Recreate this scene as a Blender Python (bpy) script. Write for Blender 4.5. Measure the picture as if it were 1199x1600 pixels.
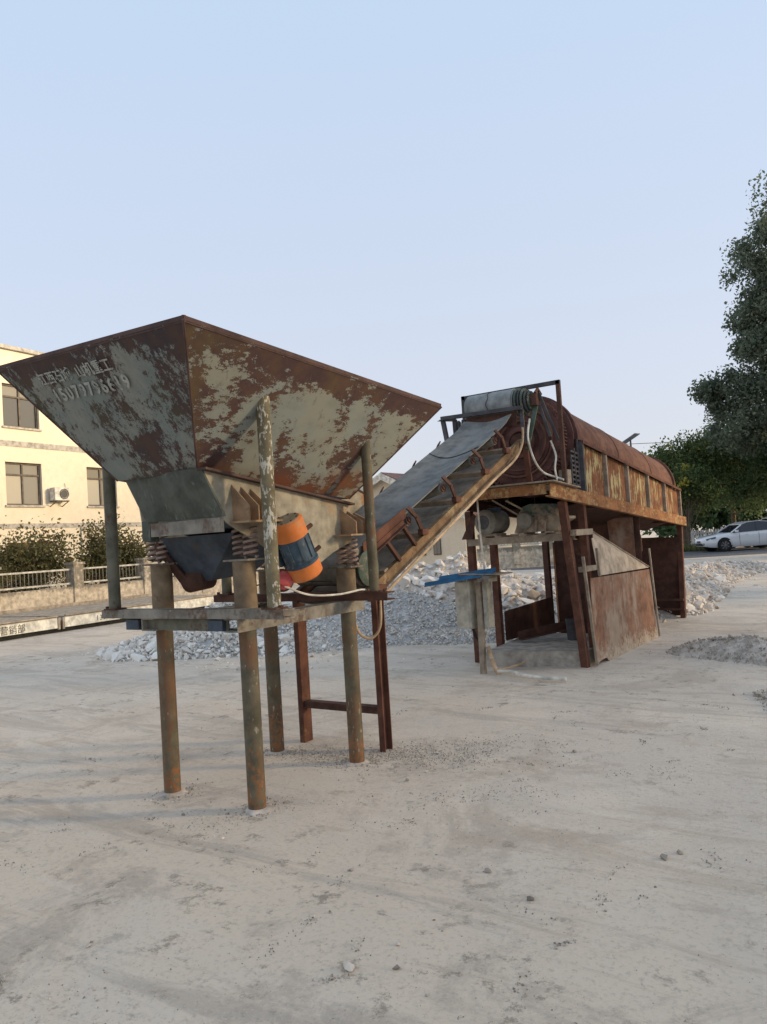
import bpy, bmesh, math, random
import numpy as np
from mathutils import Vector, Matrix, noise

for o in list(bpy.data.objects):
    bpy.data.objects.remove(o, do_unlink=True)
SC = bpy.context.scene
COL = SC.collection
R = math.radians
V = Vector
random.seed(7)
RNG = np.random.default_rng(7)

# ------------------------------------------------------------------ camera
# the machine line runs along +Y; the photographer stands to its right and looks 34 degrees to the left of it
def camera():
    p, r, t = R(2.2), R(3.6), R(34)
    F = V((0, math.cos(p), math.sin(p)))
    U0 = V((0, -math.sin(p), math.cos(p)))
    R0 = V((1, 0, 0))
    Rv = math.cos(r) * R0 - math.sin(r) * U0
    Uv = math.sin(r) * R0 + math.cos(r) * U0
    M = Matrix.Rotation(t, 3, 'Z')
    F, Rv, Uv = M @ F, M @ Rv, M @ Uv
    cd = bpy.data.cameras.new('camera')
    cd.sensor_fit = 'VERTICAL'
    cd.sensor_height = 24.0
    cd.lens = 18.0
    cd.clip_end = 3000
    cam = bpy.data.objects.new('camera', cd)
    COL.objects.link(cam)
    m = Matrix((Rv, Uv, -F)).transposed().to_4x4()
    m.translation = V((3.83, 0, 1.6))
    cam.matrix_world = m
    SC.camera = cam
camera()

# ------------------------------------------------------------------ world, sun, exposure
SUN_HEAD, SUN_EL = 63.0, 14.0          # heading clockwise from +Y, elevation
w = bpy.data.worlds.new('World')
SC.world = w
w.use_nodes = True
wt = w.node_tree
for n in list(wt.nodes):
    wt.nodes.remove(n)
sky = wt.nodes.new('ShaderNodeTexSky')
sky.sky_type = 'NISHITA'
sky.sun_disc = False
sky.sun_elevation = R(SUN_EL)
sky.sun_rotation = R(SUN_HEAD)
sky.air_density = 1.0
sky.dust_density = 2.2
sky.ozone_density = 2.5
bg = wt.nodes.new('ShaderNodeBackground')
bg.inputs['Strength'].default_value = 0.135
hz = wt.nodes.new('ShaderNodeMix')
hz.data_type = 'RGBA'
hz.inputs['Factor'].default_value = 0.66
# a veil of thin haze round the whole sky, greyer towards the horizon and bluer overhead
tcw = wt.nodes.new('ShaderNodeTexCoord')
spw = wt.nodes.new('ShaderNodeSeparateXYZ')
mrw = wt.nodes.new('ShaderNodeMapRange')
mrw.inputs['From Min'].default_value = 0.05
mrw.inputs['From Max'].default_value = 0.62
hc = wt.nodes.new('ShaderNodeMix')
hc.data_type = 'RGBA'
hc.inputs['A'].default_value = (5.85, 5.75, 6.25, 1)
hc.inputs['B'].default_value = (4.9, 6.05, 7.6, 1)
wt.links.new(tcw.outputs['Generated'], spw.inputs[0])
wt.links.new(spw.outputs['Z'], mrw.inputs['Value'])
wt.links.new(mrw.outputs[0], hc.inputs['Factor'])
wt.links.new(hc.outputs['Result'], hz.inputs['B'])
wo = wt.nodes.new('ShaderNodeOutputWorld')
wt.links.new(sky.outputs[0], hz.inputs['A'])
wt.links.new(hz.outputs['Result'], bg.inputs['Color'])
wt.links.new(bg.outputs[0], wo.inputs['Surface'])

sl = bpy.data.lights.new('sun', 'SUN')
sl.energy = 4.9
sl.angle = R(11.0)
sl.color = (1.0, 0.76, 0.46)
so = bpy.data.objects.new('sun', sl)
COL.objects.link(so)
sd = V((math.sin(R(SUN_HEAD)) * math.cos(R(SUN_EL)), math.cos(R(SUN_HEAD)) * math.cos(R(SUN_EL)), math.sin(R(SUN_EL))))
so.rotation_euler = sd.to_track_quat('Z', 'Y').to_euler()
so.location = sd * 60

vs = SC.view_settings
vs.view_transform = 'Standard'
vs.look = 'None'
vs.exposure = 0.25
vs.gamma = 1.0
vs.use_curve_mapping = False
SC.render.resolution_x, SC.render.resolution_y = 767, 1024

# ------------------------------------------------------------------ materials
class NT:
    def __init__(s, name):
        s.m = bpy.data.materials.new(name)
        s.m.use_nodes = True
        s.t = s.m.node_tree
        s.b = s.t.nodes['Principled BSDF']
        s.tc = None
    def n(s, typ, **kw):
        nd = s.t.nodes.new(typ)
        for k, v in kw.items():
            setattr(nd, k, v)
        return nd
    def l(s, a, b):
        s.t.links.new(a, b)
    def co(s):
        if not s.tc:
            s.tc = s.n('ShaderNodeTexCoord').outputs['Object']
        return s.tc
    def mapped(s, scale=(1, 1, 1), rot=(0, 0, 0), loc=(0, 0, 0)):
        mp = s.n('ShaderNodeMapping')
        mp.inputs['Scale'].default_value = scale
        mp.inputs['Rotation'].default_value = [R(a) for a in rot]
        mp.inputs['Location'].default_value = loc
        s.l(s.co(), mp.inputs['Vector'])
        return mp.outputs[0]
    def noise(s, scale, detail=6, rough=.6, stretch=(1, 1, 1), rot=(0, 0, 0), loc=(0, 0, 0), dist=0.0):
        nz = s.n('ShaderNodeTexNoise')
        nz.inputs['Scale'].default_value = scale
        nz.inputs['Detail'].default_value = detail
        nz.inputs['Roughness'].default_value = rough
        nz.inputs['Distortion'].default_value = dist
        s.l(s.mapped(stretch, rot, loc), nz.inputs['Vector'])
        return nz.outputs['Fac']
    def math(s, op, a, b=None, clamp=False):
        m = s.n('ShaderNodeMath', operation=op, use_clamp=clamp)
        for i, v in enumerate((a, b)):
            if v is None: continue
            if isinstance(v, (int, float)): m.inputs[i].default_value = v
            else: s.l(v, m.inputs[i])
        return m.outputs[0]
    def ramp(s, v, lo, hi, a=0.0, b=1.0):
        m = s.n('ShaderNodeMapRange', interpolation_type='SMOOTHSTEP')
        m.inputs['From Min'].default_value = lo
        m.inputs['From Max'].default_value = hi
        m.inputs['To Min'].default_value = a
        m.inputs['To Max'].default_value = b
        s.l(v, m.inputs['Value'])
        return m.outputs[0]
    def mix(s, f, a, b):
        m = s.n('ShaderNodeMix', data_type='RGBA')
        for k, v in (('Factor', f), ('A', a), ('B', b)):
            if isinstance(v, (int, float)): m.inputs[k].default_value = v
            elif isinstance(v, tuple): m.inputs[k].default_value = (*v, 1)
            else: s.l(v, m.inputs[k])
        return m.outputs['Result']
    def sep(s, ax):
        x = s.n('ShaderNodeSeparateXYZ')
        s.l(s.co(), x.inputs[0])
        return x.outputs[ax]
    def bump(s, h, strength=.3, dist=.01):
        b = s.n('ShaderNodeBump')
        b.inputs['Strength'].default_value = strength
        b.inputs['Distance'].default_value = dist
        s.l(h, b.inputs['Height'])
        s.l(b.outputs[0], s.b.inputs['Normal'])
    def out(s, col, rough=.7, metal=0.0, spec=.3):
        if isinstance(col, tuple): s.b.inputs['Base Color'].default_value = (*col, 1)
        else: s.l(col, s.b.inputs['Base Color'])
        if isinstance(rough, (int, float)): s.b.inputs['Roughness'].default_value = rough
        else: s.l(rough, s.b.inputs['Roughness'])
        s.b.inputs['Metallic'].default_value = metal
        s.b.inputs['Specular IOR Level'].default_value = spec
        return s.m

MATS = {}
def worn(name, base, layers=(), rough=.75, bump=.25, metal=0.0, spec=.25, var=.35, vs_=6.0):
    """base colour + layers (colour, big scale, lo, hi, fine scale, fine weight, stretch, rotation, z range or None)"""
    t = NT(name)
    v = t.noise(vs_, 8, .65)
    c = t.mix(t.ramp(v, .3, .7), tuple(x * (1 - var) for x in base), tuple(min(1, x * (1 + var)) for x in base))
    k = 0
    for L in layers:
        colr, sc, lo, hi, fs, fw, st, rot = L[:8]
        k += 3.7
        a = t.noise(sc, 9, .68, (1, 1, 1), (0, 0, 0), (k, k * .3, -k))
        b = t.noise(fs, 5, .6, st, rot, (-k, k, k))
        f = t.math('ADD', t.math('MULTIPLY', a, 1 - fw), t.math('MULTIPLY', b, fw))
        if len(L) > 8:
            z0, z1, wgt = L[8]
            f = t.math('ADD', f, t.ramp(t.sep(2), z0, z1, 0.0, wgt))
        f = t.ramp(f, lo, hi)
        cv = t.noise(fs * .7, 4, .6, (1, 1, 1), (0, 0, 0), (k + 9, 0, 0))
        c = t.mix(f, c, t.mix(cv, tuple(x * .75 for x in colr), tuple(min(1, x * 1.25) for x in colr)))
    fb = t.noise(60, 4, .6)
    t.bump(t.math('ADD', v, t.math('MULTIPLY', fb, .5)), bump, .004)
    MATS[name] = t.out(c, rough, metal, spec)
    return MATS[name]

ONE = (1, 1, 1)
N0 = (0, 0, 0)
# hopper skins: dusty grey-green paint worn off in flecked patches over purple-brown rust
def skin(name, paint, paint2, rust_a, rust_b, olive, low, slope_axis, slope, rim0, bias, fleck_st, fleck_rot, soft, seed):
    t = NT(name)
    z = t.sep(2)
    rim = t.math('SUBTRACT', rim0, t.math('MULTIPLY', t.sep(slope_axis), slope))
    dep = t.math('SUBTRACT', rim, z)                       # height below the rim
    big = t.noise(2.9, 2.5, .55, loc=(seed, seed * .7, 0), dist=.5)
    mid = t.noise(7.5, 7, .66, loc=(seed, 3, 1))
    flk = t.noise(30, 5, .70, fleck_st, fleck_rot, (seed, 1, 1))
    spk = t.noise(120, 2, .6, (1, 1, 1), (0, 0, 0), (2, seed, 1))
    m = t.math('ADD', t.math('MULTIPLY', big, .46), t.math('MULTIPLY', mid, .30))
    m = t.math('ADD', m, t.math('MULTIPLY', flk, .38))
    m = t.math('ADD', m, t.math('MULTIPLY', spk, .14))     # mean about .64
    m = t.math('ADD', m, t.ramp(dep, .17, .01, 0, .10))    # bare band under the rim
    m = t.math('ADD', m, t.ramp(z, 2.16, 2.02, 0, .06))
    rust_f = t.ramp(m, bias, bias + soft)
    pv = t.noise(2.6, 6, .6, loc=(seed + 4, 2, 2))
    st = t.noise(9, 6, .65, fleck_st, fleck_rot, (seed, 8, 8))
    pc = t.mix(t.ramp(pv, .38, .62), paint, paint2)
    pc = t.mix(t.ramp(st, .45, .70, 0, .45), pc, tuple(x * .62 for x in paint))
    rc = t.mix(t.ramp(mid, .36, .66), rust_a, rust_b)
    ol = t.noise(1.2, 4, .6, loc=(seed + 1.7, 5, 2))
    rc = t.mix(t.ramp(ol, .50, .64, 0, .75), rc, olive)
    c = t.mix(rust_f, pc, rc)
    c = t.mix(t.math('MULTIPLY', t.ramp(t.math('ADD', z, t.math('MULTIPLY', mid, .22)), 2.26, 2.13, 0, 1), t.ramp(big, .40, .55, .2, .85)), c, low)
    run = t.noise(16, 5, .6, (1, 1, .12), (0, 0, 0), (seed, seed, 0))
    c = t.mix(t.ramp(run, .58, .72, 0, .45), c, tuple(x * .8 for x in rust_b))
    t.bump(t.math('ADD', t.math('MULTIPLY', rust_f, -.5), t.math('ADD', mid, t.math('MULTIPLY', spk, .4))), .3, .004)
    MATS[name] = t.out(c, .8, 0, .25)
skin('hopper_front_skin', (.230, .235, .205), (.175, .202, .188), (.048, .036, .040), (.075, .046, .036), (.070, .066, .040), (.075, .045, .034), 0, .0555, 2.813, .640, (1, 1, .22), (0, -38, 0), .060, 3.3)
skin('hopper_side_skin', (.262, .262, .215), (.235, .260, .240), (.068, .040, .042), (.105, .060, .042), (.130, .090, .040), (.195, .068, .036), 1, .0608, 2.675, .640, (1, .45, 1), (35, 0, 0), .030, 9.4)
worn('rim_rust', (.085, .050, .042), [((.20, .16, .12), 6, .60, .70, 30, .3, ONE, N0)], .8, .3)
worn('dark_rust', (.085, .042, .030), [((.17, .080, .040), 4, .55, .70, 20, .4, ONE, N0)], .85, .4)
worn('red_rust', (.118, .052, .035), [((.22, .110, .055), 3.5, .56, .70, 18, .4, ONE, N0), ((.30, .24, .18), 5, .66, .74, 30, .3, ONE, N0)], .85, .4)
worn('drum_rust', (.142, .068, .047), [((.225, .115, .075), 2.4, .50, .66, 12, .35, (1, .2, 1), N0), ((.09, .04, .035), 3.1, .56, .70, 22, .4, ONE, N0)], .85, .35)
worn('gear_rust', (.120, .056, .046), [((.19, .095, .065), 3.4, .52, .66, 20, .4, ONE, N0)], .8, .35)
worn('panel_rust', (.190, .078, .036), [((.43, .36, .19), 3.0, .515, .565, 26, .55, (1, 1, .16), N0), ((.10, .045, .03), 3, .58, .70, 14, .4, ONE, N0)], .85, .35)
worn('beam_rust', (.270, .120, .048), [((.40, .27, .13), 2.4, .50, .60, 26, .45, (1, .4, 1), N0), ((.12, .052, .032), 4, .53, .62, 26, .45, ONE, N0), ((.42, .38, .30), 5, .64, .69, 40, .4, ONE, N0)], .8, .4)
worn('stringer_rust', (.190, .120, .065), [((.30, .225, .13), 3.0, .52, .62, 20, .45, ONE, N0), ((.105, .050, .032), 4, .55, .64, 24, .45, ONE, N0), ((.36, .32, .25), 6, .63, .68, 40, .4, ONE, N0)], .8, .35)
worn('dusty_steel', (.30, .245, .185), [((.19, .11, .07), 2.5, .52, .64, 14, .4, ONE, N0), ((.40, .36, .30), 4, .60, .70, 20, .3, ONE, N0)], .9, .3)
worn('dusty_plate', (.235, .125, .080), [((.36, .275, .21), 1.6, .46, .62, 8, .35, (1, 1, .3), N0), ((.46, .42, .34), 3.5, .60, .68, 26, .4, (1, 1, .6), (35, 0, 0)), ((.46, .38, .29), 2.5, .60, .78, 20, .5, ONE, N0, (.36, .0, .24))], .9, .3)
worn('chute_sheet', (.46, .37, .28), [((.36, .25, .17), 1.8, .55, .70, 10, .3, ONE, N0)], .9, .2)
worn('olive_pipe', (.118, .102, .066), [((.150, .085, .048), 2.6, .48, .60, 22, .45, (1, 1, .25), N0), ((.34, .31, .235), 5, .570, .620, 46, .5, (1, 1, .3), N0), ((.215, .100, .045), 3.2, .57, .64, 26, .5, (1, 1, .4), N0), ((.23, .105, .045), 4, .60, .69, 34, .55, ONE, N0, (.60, .0, .15))], .7, .35)
worn('stub_pipe', (.185, .135, .085), [((.115, .070, .045), 4, .54, .66, 24, .4, ONE, N0), ((.36, .34, .28), 6, .64, .70, 40, .4, ONE, N0)], .75, .3)
worn('grey_pipe', (.120, .115, .085), [((.10, .055, .040), 4, .54, .64, 24, .4, ONE, N0), ((.26, .25, .19), 5, .62, .68, 40, .4, ONE, N0)], .7, .3)
worn('pale_pipe', (.160, .135, .080), [((.50, .47, .39), 6, .525, .560, 60, .55, (1, 1, .4), N0), ((.16, .10, .05), 4, .60, .70, 24, .4, ONE, N0)], .7, .3)
worn('stand_channel', (.215, .195, .160), [((.13, .085, .060), 3.2, .50, .60, 20, .4, ONE, N0), ((.33, .32, .29), 5, .60, .68, 30, .4, ONE, N0)], .8, .3)
worn('pan_front', (.070, .078, .063), [((.128, .140, .118), 2.6, .52, .62, 30, .5, (1, 1, .2), (0, 12, 0)), ((.070, .050, .035), 3.4, .57, .66, 24, .45, (1, 1, .25), (0, 12, 0))], .7, .3)
worn('pan_side', (.310, .280, .215), [((.37, .235, .125), 2.2, .52, .66, 12, .3, ONE, N0), ((.20, .13, .055), 3.0, .60, .65, 30, .35, (1, 1, .5), N0), ((.34, .17, .08), 4, .60, .72, 22, .4, ONE, N0, (1.85, 2.05, .16))], .75, .25)
worn('gusset', (.30, .195, .115), [((.37, .30, .21), 3, .52, .64, 20, .4, ONE, N0), ((.17, .08, .04), 4, .58, .68, 24, .4, ONE, N0)], .8, .3)
worn('under_blue', (.055, .068, .085), [((.085, .065, .050), 3, .55, .68, 18, .4, ONE, N0)], .7, .3)
worn('spring_steel', (.30, .225, .19), [((.18, .12, .095), 8, .52, .62, 40, .4, ONE, N0)], .65, .3)
worn('motor_blue', (.042, .072, .100), [((.16, .165, .145), 5, .52, .66, 30, .4, ONE, N0)], .65, .2, 0, .4)
worn('motor_orange', (.62, .175, .035), [((.46, .245, .115), 4, .50, .66, 24, .4, ONE, N0), ((.22, .13, .07), 7, .60, .66, 50, .45, ONE, N0)], .65, .15, 0, .4, .12)
worn('cover_top', (.30, .24, .15), [((.18, .13, .08), 6, .55, .65, 40, .4, ONE, N0)], .8, .2)
worn('belt_rubber', (.155, .152, .138), [((.235, .225, .203), 1.4, .48, .64, 5, .35, (1, .12, .12), N0), ((.19, .20, .235), 2.0, .60, .70, 8, .3, ONE, N0), ((.42, .42, .42), 9, .715, .735, 60, .5, ONE, N0)], .8, .2)
worn('belt_head', (.235, .245, .235), [((.30, .31, .30), 3, .50, .66, 12, .3, ONE, N0), ((.13, .10, .07), 5, .66, .72, 30, .3, ONE, N0)], .75, .2)
worn('belt_return', (.30, .265, .22), [((.38, .335, .275), 2, .5, .66, 9, .3, ONE, N0)], .85, .2)
worn('frame_grey', (.075, .072, .075), [((.13, .08, .06), 4, .56, .66, 20, .4, ONE, N0)], .7, .3)
worn('conduit', (.44, .31, .19), [((.52, .46, .36), 3, .54, .66, 20, .3, ONE, N0)], .6, .15)
worn('white_cable', (.62, .58, .50), [((.40, .36, .30), 5, .55, .68, 20, .3, ONE, N0)], .6, .1)
worn('dark_cable', (.035, .033, .030), [((.10, .09, .08), 6, .58, .68, 20, .3, ONE, N0)], .6, .1)
worn('cabinet', (.37, .345, .28), [((.30, .27, .21), 2, .52, .66, 10, .3, ONE, N0), ((.45, .43, .37), 3, .60, .70, 20, .3, ONE, N0)], .75, .1)
worn('blue_sheet', (.022, .125, .25), [((.06, .20, .35), 4, .55, .65, 16, .4, ONE, N0), ((.20, .26, .30), 5, .66, .72, 30, .4, ONE, N0)], .55, .1, 0, .4)
worn('green_case', (.075, .105, .080), [((.20, .17, .13), 3.5, .50, .60, 24, .4, ONE, N0)], .7, .3)
worn('dusty_motor', (.20, .185, .155), [((.06, .08, .12), 4, .58, .66, 24, .4, ONE, N0), ((.31, .28, .23), 4, .58, .68, 24, .4, ONE, N0)], .75, .25)
worn('red_plastic', (.42, .060, .055), [((.52, .20, .17), 4, .55, .68, 20, .3, ONE, N0)], .5, .1, 0, .4, .12)
worn('concrete', (.36, .32, .27), [((.26, .22, .18), 1.6, .54, .66, 9, .3, ONE, N0), ((.44, .40, .35), 3, .60, .70, 16, .3, ONE, N0)], .92, .35)
worn('render_cream', (.73, .65, .51), [((.66, .57, .435), .7, .50, .70, 3, .4, ONE, N0), ((.52, .45, .35), 1.1, .58, .72, 9, .5, (1, 1, .08), N0)], .92, .1, 0, .2, .04)
worn('band_grey', (.40, .375, .335), [((.33, .31, .28), 1.2, .55, .66, 6, .3, ONE, N0)], .9, .1)
worn('wall_tan', (.56, .475, .36), [((.44, .36, .265), .9, .53, .66, 4, .35, ONE, N0), ((.30, .26, .20), 1.3, .60, .70, 7, .4, (1, 1, .35), N0), ((.25, .22, .17), 2, .60, .74, 12, .4, ONE, N0, (.62, .88, .22))], .93, .2)
worn('rail_white', (.55, .52, .45), [((.35, .31, .25), 4, .55, .66, 20, .4, ONE, N0)], .7, .1)
worn('rail_bar', (.22, .20, .16), [((.14, .10, .07), 4, .55, .66, 20, .4, ONE, N0)], .75, .1)
worn('scale_white', (.66, .64, .56), [((.55, .50, .40), 1.6, .54, .68, 8, .4, (1, 1, .4), N0)], .7, .1)
worn('scale_deck', (.36, .30, .23), [((.24, .18, .13), 2, .54, .66, 10, .4, ONE, N0)], .85, .2)
worn('gap_shade_black', (.025, .025, .022), [], .9, .1)  # near-black that stands in for the shade under the weighbridge
worn('window_frame', (.105, .085, .070), [], .55, .05)
worn('ac_white', (.62, .60, .54), [((.48, .44, .36), 3, .56, .68, 20, .4, ONE, N0)], .6, .1)
worn('roof_red', (.24, .135, .110), [((.17, .10, .085), 2, .52, .66, 8, .4, ONE, N0)], .9, .3)
worn('asphalt', (.115, .115, .120), [((.17, .165, .16), .6, .52, .68, 4, .4, ONE, N0)], .92, .2)
worn('bark', (.115, .090, .065), [((.20, .175, .14), 5, .54, .66, 24, .4, (1, 1, .2), N0)], .95, .5)
worn('tyre', (.022, .022, .022), [], .8, .1)
worn('alloy', (.42, .42, .44), [], .35, .05, .8, .5, .1)
worn('lettering_black', (.06, .055, .05), [], .8, .05)
worn('fence_white', (.68, .68, .66), [], .7, .05)
worn('solar_cell', (.16, .18, .22), [], .3, .05, 0, .5)

def simple(name, col, rough, metal=0, spec=.5, **kw):
    t = NT(name)
    m = t.out(col, rough, metal, spec)
    for k, v in kw.items():
        t.b.inputs[k].default_value = v
    MATS[name] = m
simple('car_white', (.74, .75, .76), .22, 0, .5, **{'Coat Weight': .6, 'Coat Roughness': .05})
simple('car_glass', (.018, .018, .026), .06, 0, .6)
simple('pane', (.24, .225, .19), .08, 0, .4)
simple('pane_dark', (.10, .098, .09), .08, 0, .55)
simple('curtain', (.42, .39, .32), .5, 0, .1)
simple('lamp_glass', (.10, .11, .12), .1, 0, .6)

def stencil():
    t = NT('stencil_white')
    c = t.mix(t.noise(30, 5, .6), (.24, .245, .225), (.43, .43, .39))
    t.out(c, .8)
    f = t.ramp(t.noise(16, 8, .7, (1, 1, .4), (0, -38, 0)), .38, .48)
    tr = t.n('ShaderNodeBsdfTransparent')
    mx = t.n('ShaderNodeMixShader')
    t.l(f, mx.inputs[0]); t.l(tr.outputs[0], mx.inputs[1]); t.l(t.b.outputs[0], mx.inputs[2])
    t.l(mx.outputs[0], t.t.nodes['Material Output'].inputs['Surface'])
    MATS['stencil_white'] = t.m
stencil()

def stone_mat(name, a, b, c, dust=.4):
    t = NT(name)
    g = t.n('ShaderNodeNewGeometry')
    rp = t.n('ShaderNodeValToRGB')
    e = rp.color_ramp.elements
    e[0].position, e[0].color = 0.0, (*a, 1)
    e[1].position, e[1].color = 1.0, (*c, 1)
    m = rp.color_ramp.elements.new(.5); m.color = (*b, 1)
    oi = t.n('ShaderNodeObjectInfo')
    t.l(t.math('FRACT', t.math('ADD', g.outputs['Random Per Island'], oi.outputs['Random'])), rp.inputs[0])
    nz = t.noise(14, 6, .65)
    col = t.mix(t.ramp(nz, .42, .68, 0, dust), rp.outputs[0], tuple(x * .62 for x in b))
    t.bump(t.noise(40, 5, .65), .4, .006)
    MATS[name] = t.out(col, .95, 0, .15)
stone_mat('gravel', (.55, .495, .43), (.78, .72, .635), (.90, .85, .77), .2)
stone_mat('gravel_fine', (.47, .425, .37), (.70, .645, .57), (.86, .805, .725), .2)
stone_mat('rubble', (.60, .53, .455), (.76, .69, .605), (.88, .82, .74), .2)
stone_mat('rubble_warm', (.54, .465, .39), (.67, .595, .51), (.80, .735, .65), .3)
stone_mat('grit', (.22, .185, .15), (.42, .365, .30), (.74, .66, .56), .2)
stone_mat('dark_grit', (.30, .26, .215), (.45, .395, .33), (.60, .53, .45))

def leaf_mat(name, dark, light, extra=None, trans=.25):
    t = NT(name)
    g = t.n('ShaderNodeNewGeometry')
    nz = t.noise(.9, 4, .6)
    f = t.math('ADD', t.math('MULTIPLY', g.outputs['Random Per Island'], .65), t.math('MULTIPLY', t.ramp(nz, .35, .65), .35))
    col = t.mix(f, dark, light)
    if extra:
        col = t.mix(t.ramp(t.noise(.7, 5, .7, loc=(5, 2, 1)), extra[1], extra[1] + .05), col, extra[0])
    t.out(col, .6, 0, .25)
    tl = t.n('ShaderNodeBsdfTranslucent')
    t.l(col, tl.inputs['Color'])
    mx = t.n('ShaderNodeMixShader')
    mx.inputs[0].default_value = trans
    t.l(t.b.outputs[0], mx.inputs[1]); t.l(tl.outputs[0], mx.inputs[2])
    t.l(mx.outputs[0], t.t.nodes['Material Output'].inputs['Surface'])
    MATS[name] = t.m
leaf_mat('leaf_poplar', (.085, .112, .082), (.205, .245, .165), None, .42)
leaf_mat('leaf_green', (.055, .095, .048), (.165, .235, .100), None, .4)
leaf_mat('leaf_gold', (.040, .068, .028), (.140, .190, .065), ((.42, .38, .07), .585), .38)
leaf_mat('leaf_shrub', (.085, .082, .035), (.200, .185, .080), ((.24, .14, .065), .57), .35)
leaf_mat('leaf_grass', (.06, .075, .03), (.12, .14, .06))

def ground_mat():
    t = NT('packed_dust')
    big = t.noise(.20, 6, .6, loc=(3.1, 1.2, 0))
    c = t.mix(t.ramp(big, .40, .60), (0.640, 0.560, 0.465), (0.700, 0.580, 0.450))
    # tan dust nearest the camera, with warm sunlight painted into its colour, greyer stone dust round the machine
    sunlit_tan = t.math('ADD', t.sep(1), t.math('MULTIPLY', t.noise(.5, 6, .65, loc=(5, 5, 0)), 5.0))
    c = t.mix(t.ramp(sunlit_tan, 7.4, 3.6, 0, .75), c, (0.800, 0.665, 0.510))
    mid = t.noise(.75, 9, .70, loc=(7, 2, 0), dist=.8)
    c = t.mix(t.ramp(mid, .46, .62, 0, .8), c, (0.740, 0.640, 0.520))
    mid2 = t.noise(1.1, 9, .74, loc=(17, 5, 0), dist=.5)
    c = t.mix(t.ramp(mid2, .50, .62, 0, .72), c, (0.500, 0.415, 0.330))
    st = t.noise(1.0, 9, .70, (.34, 2.2, 1), (0, 0, -58), (4, 4, 0), .6)
    c = t.mix(t.ramp(st, .52, .62, 0, .60), c, (0.480, 0.410, 0.335))
    st2 = t.noise(1.3, 9, .70, (.36, 3.0, 1), (0, 0, -20), (14, 4, 0), .7)
    c = t.mix(t.ramp(st2, .55, .64, 0, .5), c, (0.520, 0.415, 0.310))
    st3 = t.noise(2.2, 8, .7, (.3, 2.6, 1), (0, 0, -62), (24, 1, 0), .4)
    c = t.mix(t.ramp(st3, .57, .68, 0, .45), c, (0.760, 0.675, 0.565))
    sp = t.noise(4.2, 10, .80, loc=(2, 5, 0))
    gate = t.ramp(t.noise(.6, 4, .6, loc=(31, 5, 0)), .42, .58)
    c = t.mix(t.math('MULTIPLY', t.ramp(sp, .54, .62, 0, .80), gate), c, (0.290, 0.235, 0.180))
    sp2 = t.noise(11, 8, .8, loc=(12, 5, 0))
    c = t.mix(t.ramp(sp2, .60, .66, 0, .55), c, (0.320, 0.262, 0.200))
    fine = t.noise(38, 7, .78)
    c = t.mix(t.ramp(fine, .50, .66, 0, .45), c, (0.380, 0.315, 0.245))
    fine2 = t.noise(85, 5, .78, loc=(9, 9, 0))
    c = t.mix(t.ramp(fine2, .57, .65, 0, .5), c, (0.800, 0.720, 0.610))
    h = t.math('ADD', t.math('MULTIPLY', fine, .6), t.math('ADD', t.math('MULTIPLY', sp, 1.2), t.math('MULTIPLY', mid2, 1.4)))
    t.bump(h, .6, .03)
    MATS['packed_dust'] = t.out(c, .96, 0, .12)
ground_mat()
M = MATS

# ------------------------------------------------------------------ mesh building
ORG = {}
def root(name, label, cat, loc=(0, 0, 0), group=None):
    o = bpy.data.objects.new(name, None)
    o.empty_display_size = .2
    COL.objects.link(o)
    o.location = loc
    ORG[o.name] = V(loc)
    o['label'] = label
    o['category'] = cat
    if group: o['group'] = group
    return o
def tag(o, label=None, cat=None, group=None, kind=None):
    if label: o['label'] = label
    if cat: o['category'] = cat
    if group: o['group'] = group
    if kind: o['kind'] = kind
    return o
def origin(o):
    while o.parent: o = o.parent
    return ORG.get(o.name, V((0, 0, 0)))

def basis(d, up=(0, 0, 1)):
    d = V(d).normalized()
    u = V(up)
    if abs(d.dot(u.normalized())) > .98: u = V((0, 1, 0))
    s = d.cross(u).normalized()
    return d, s, s.cross(d).normalized()

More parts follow.
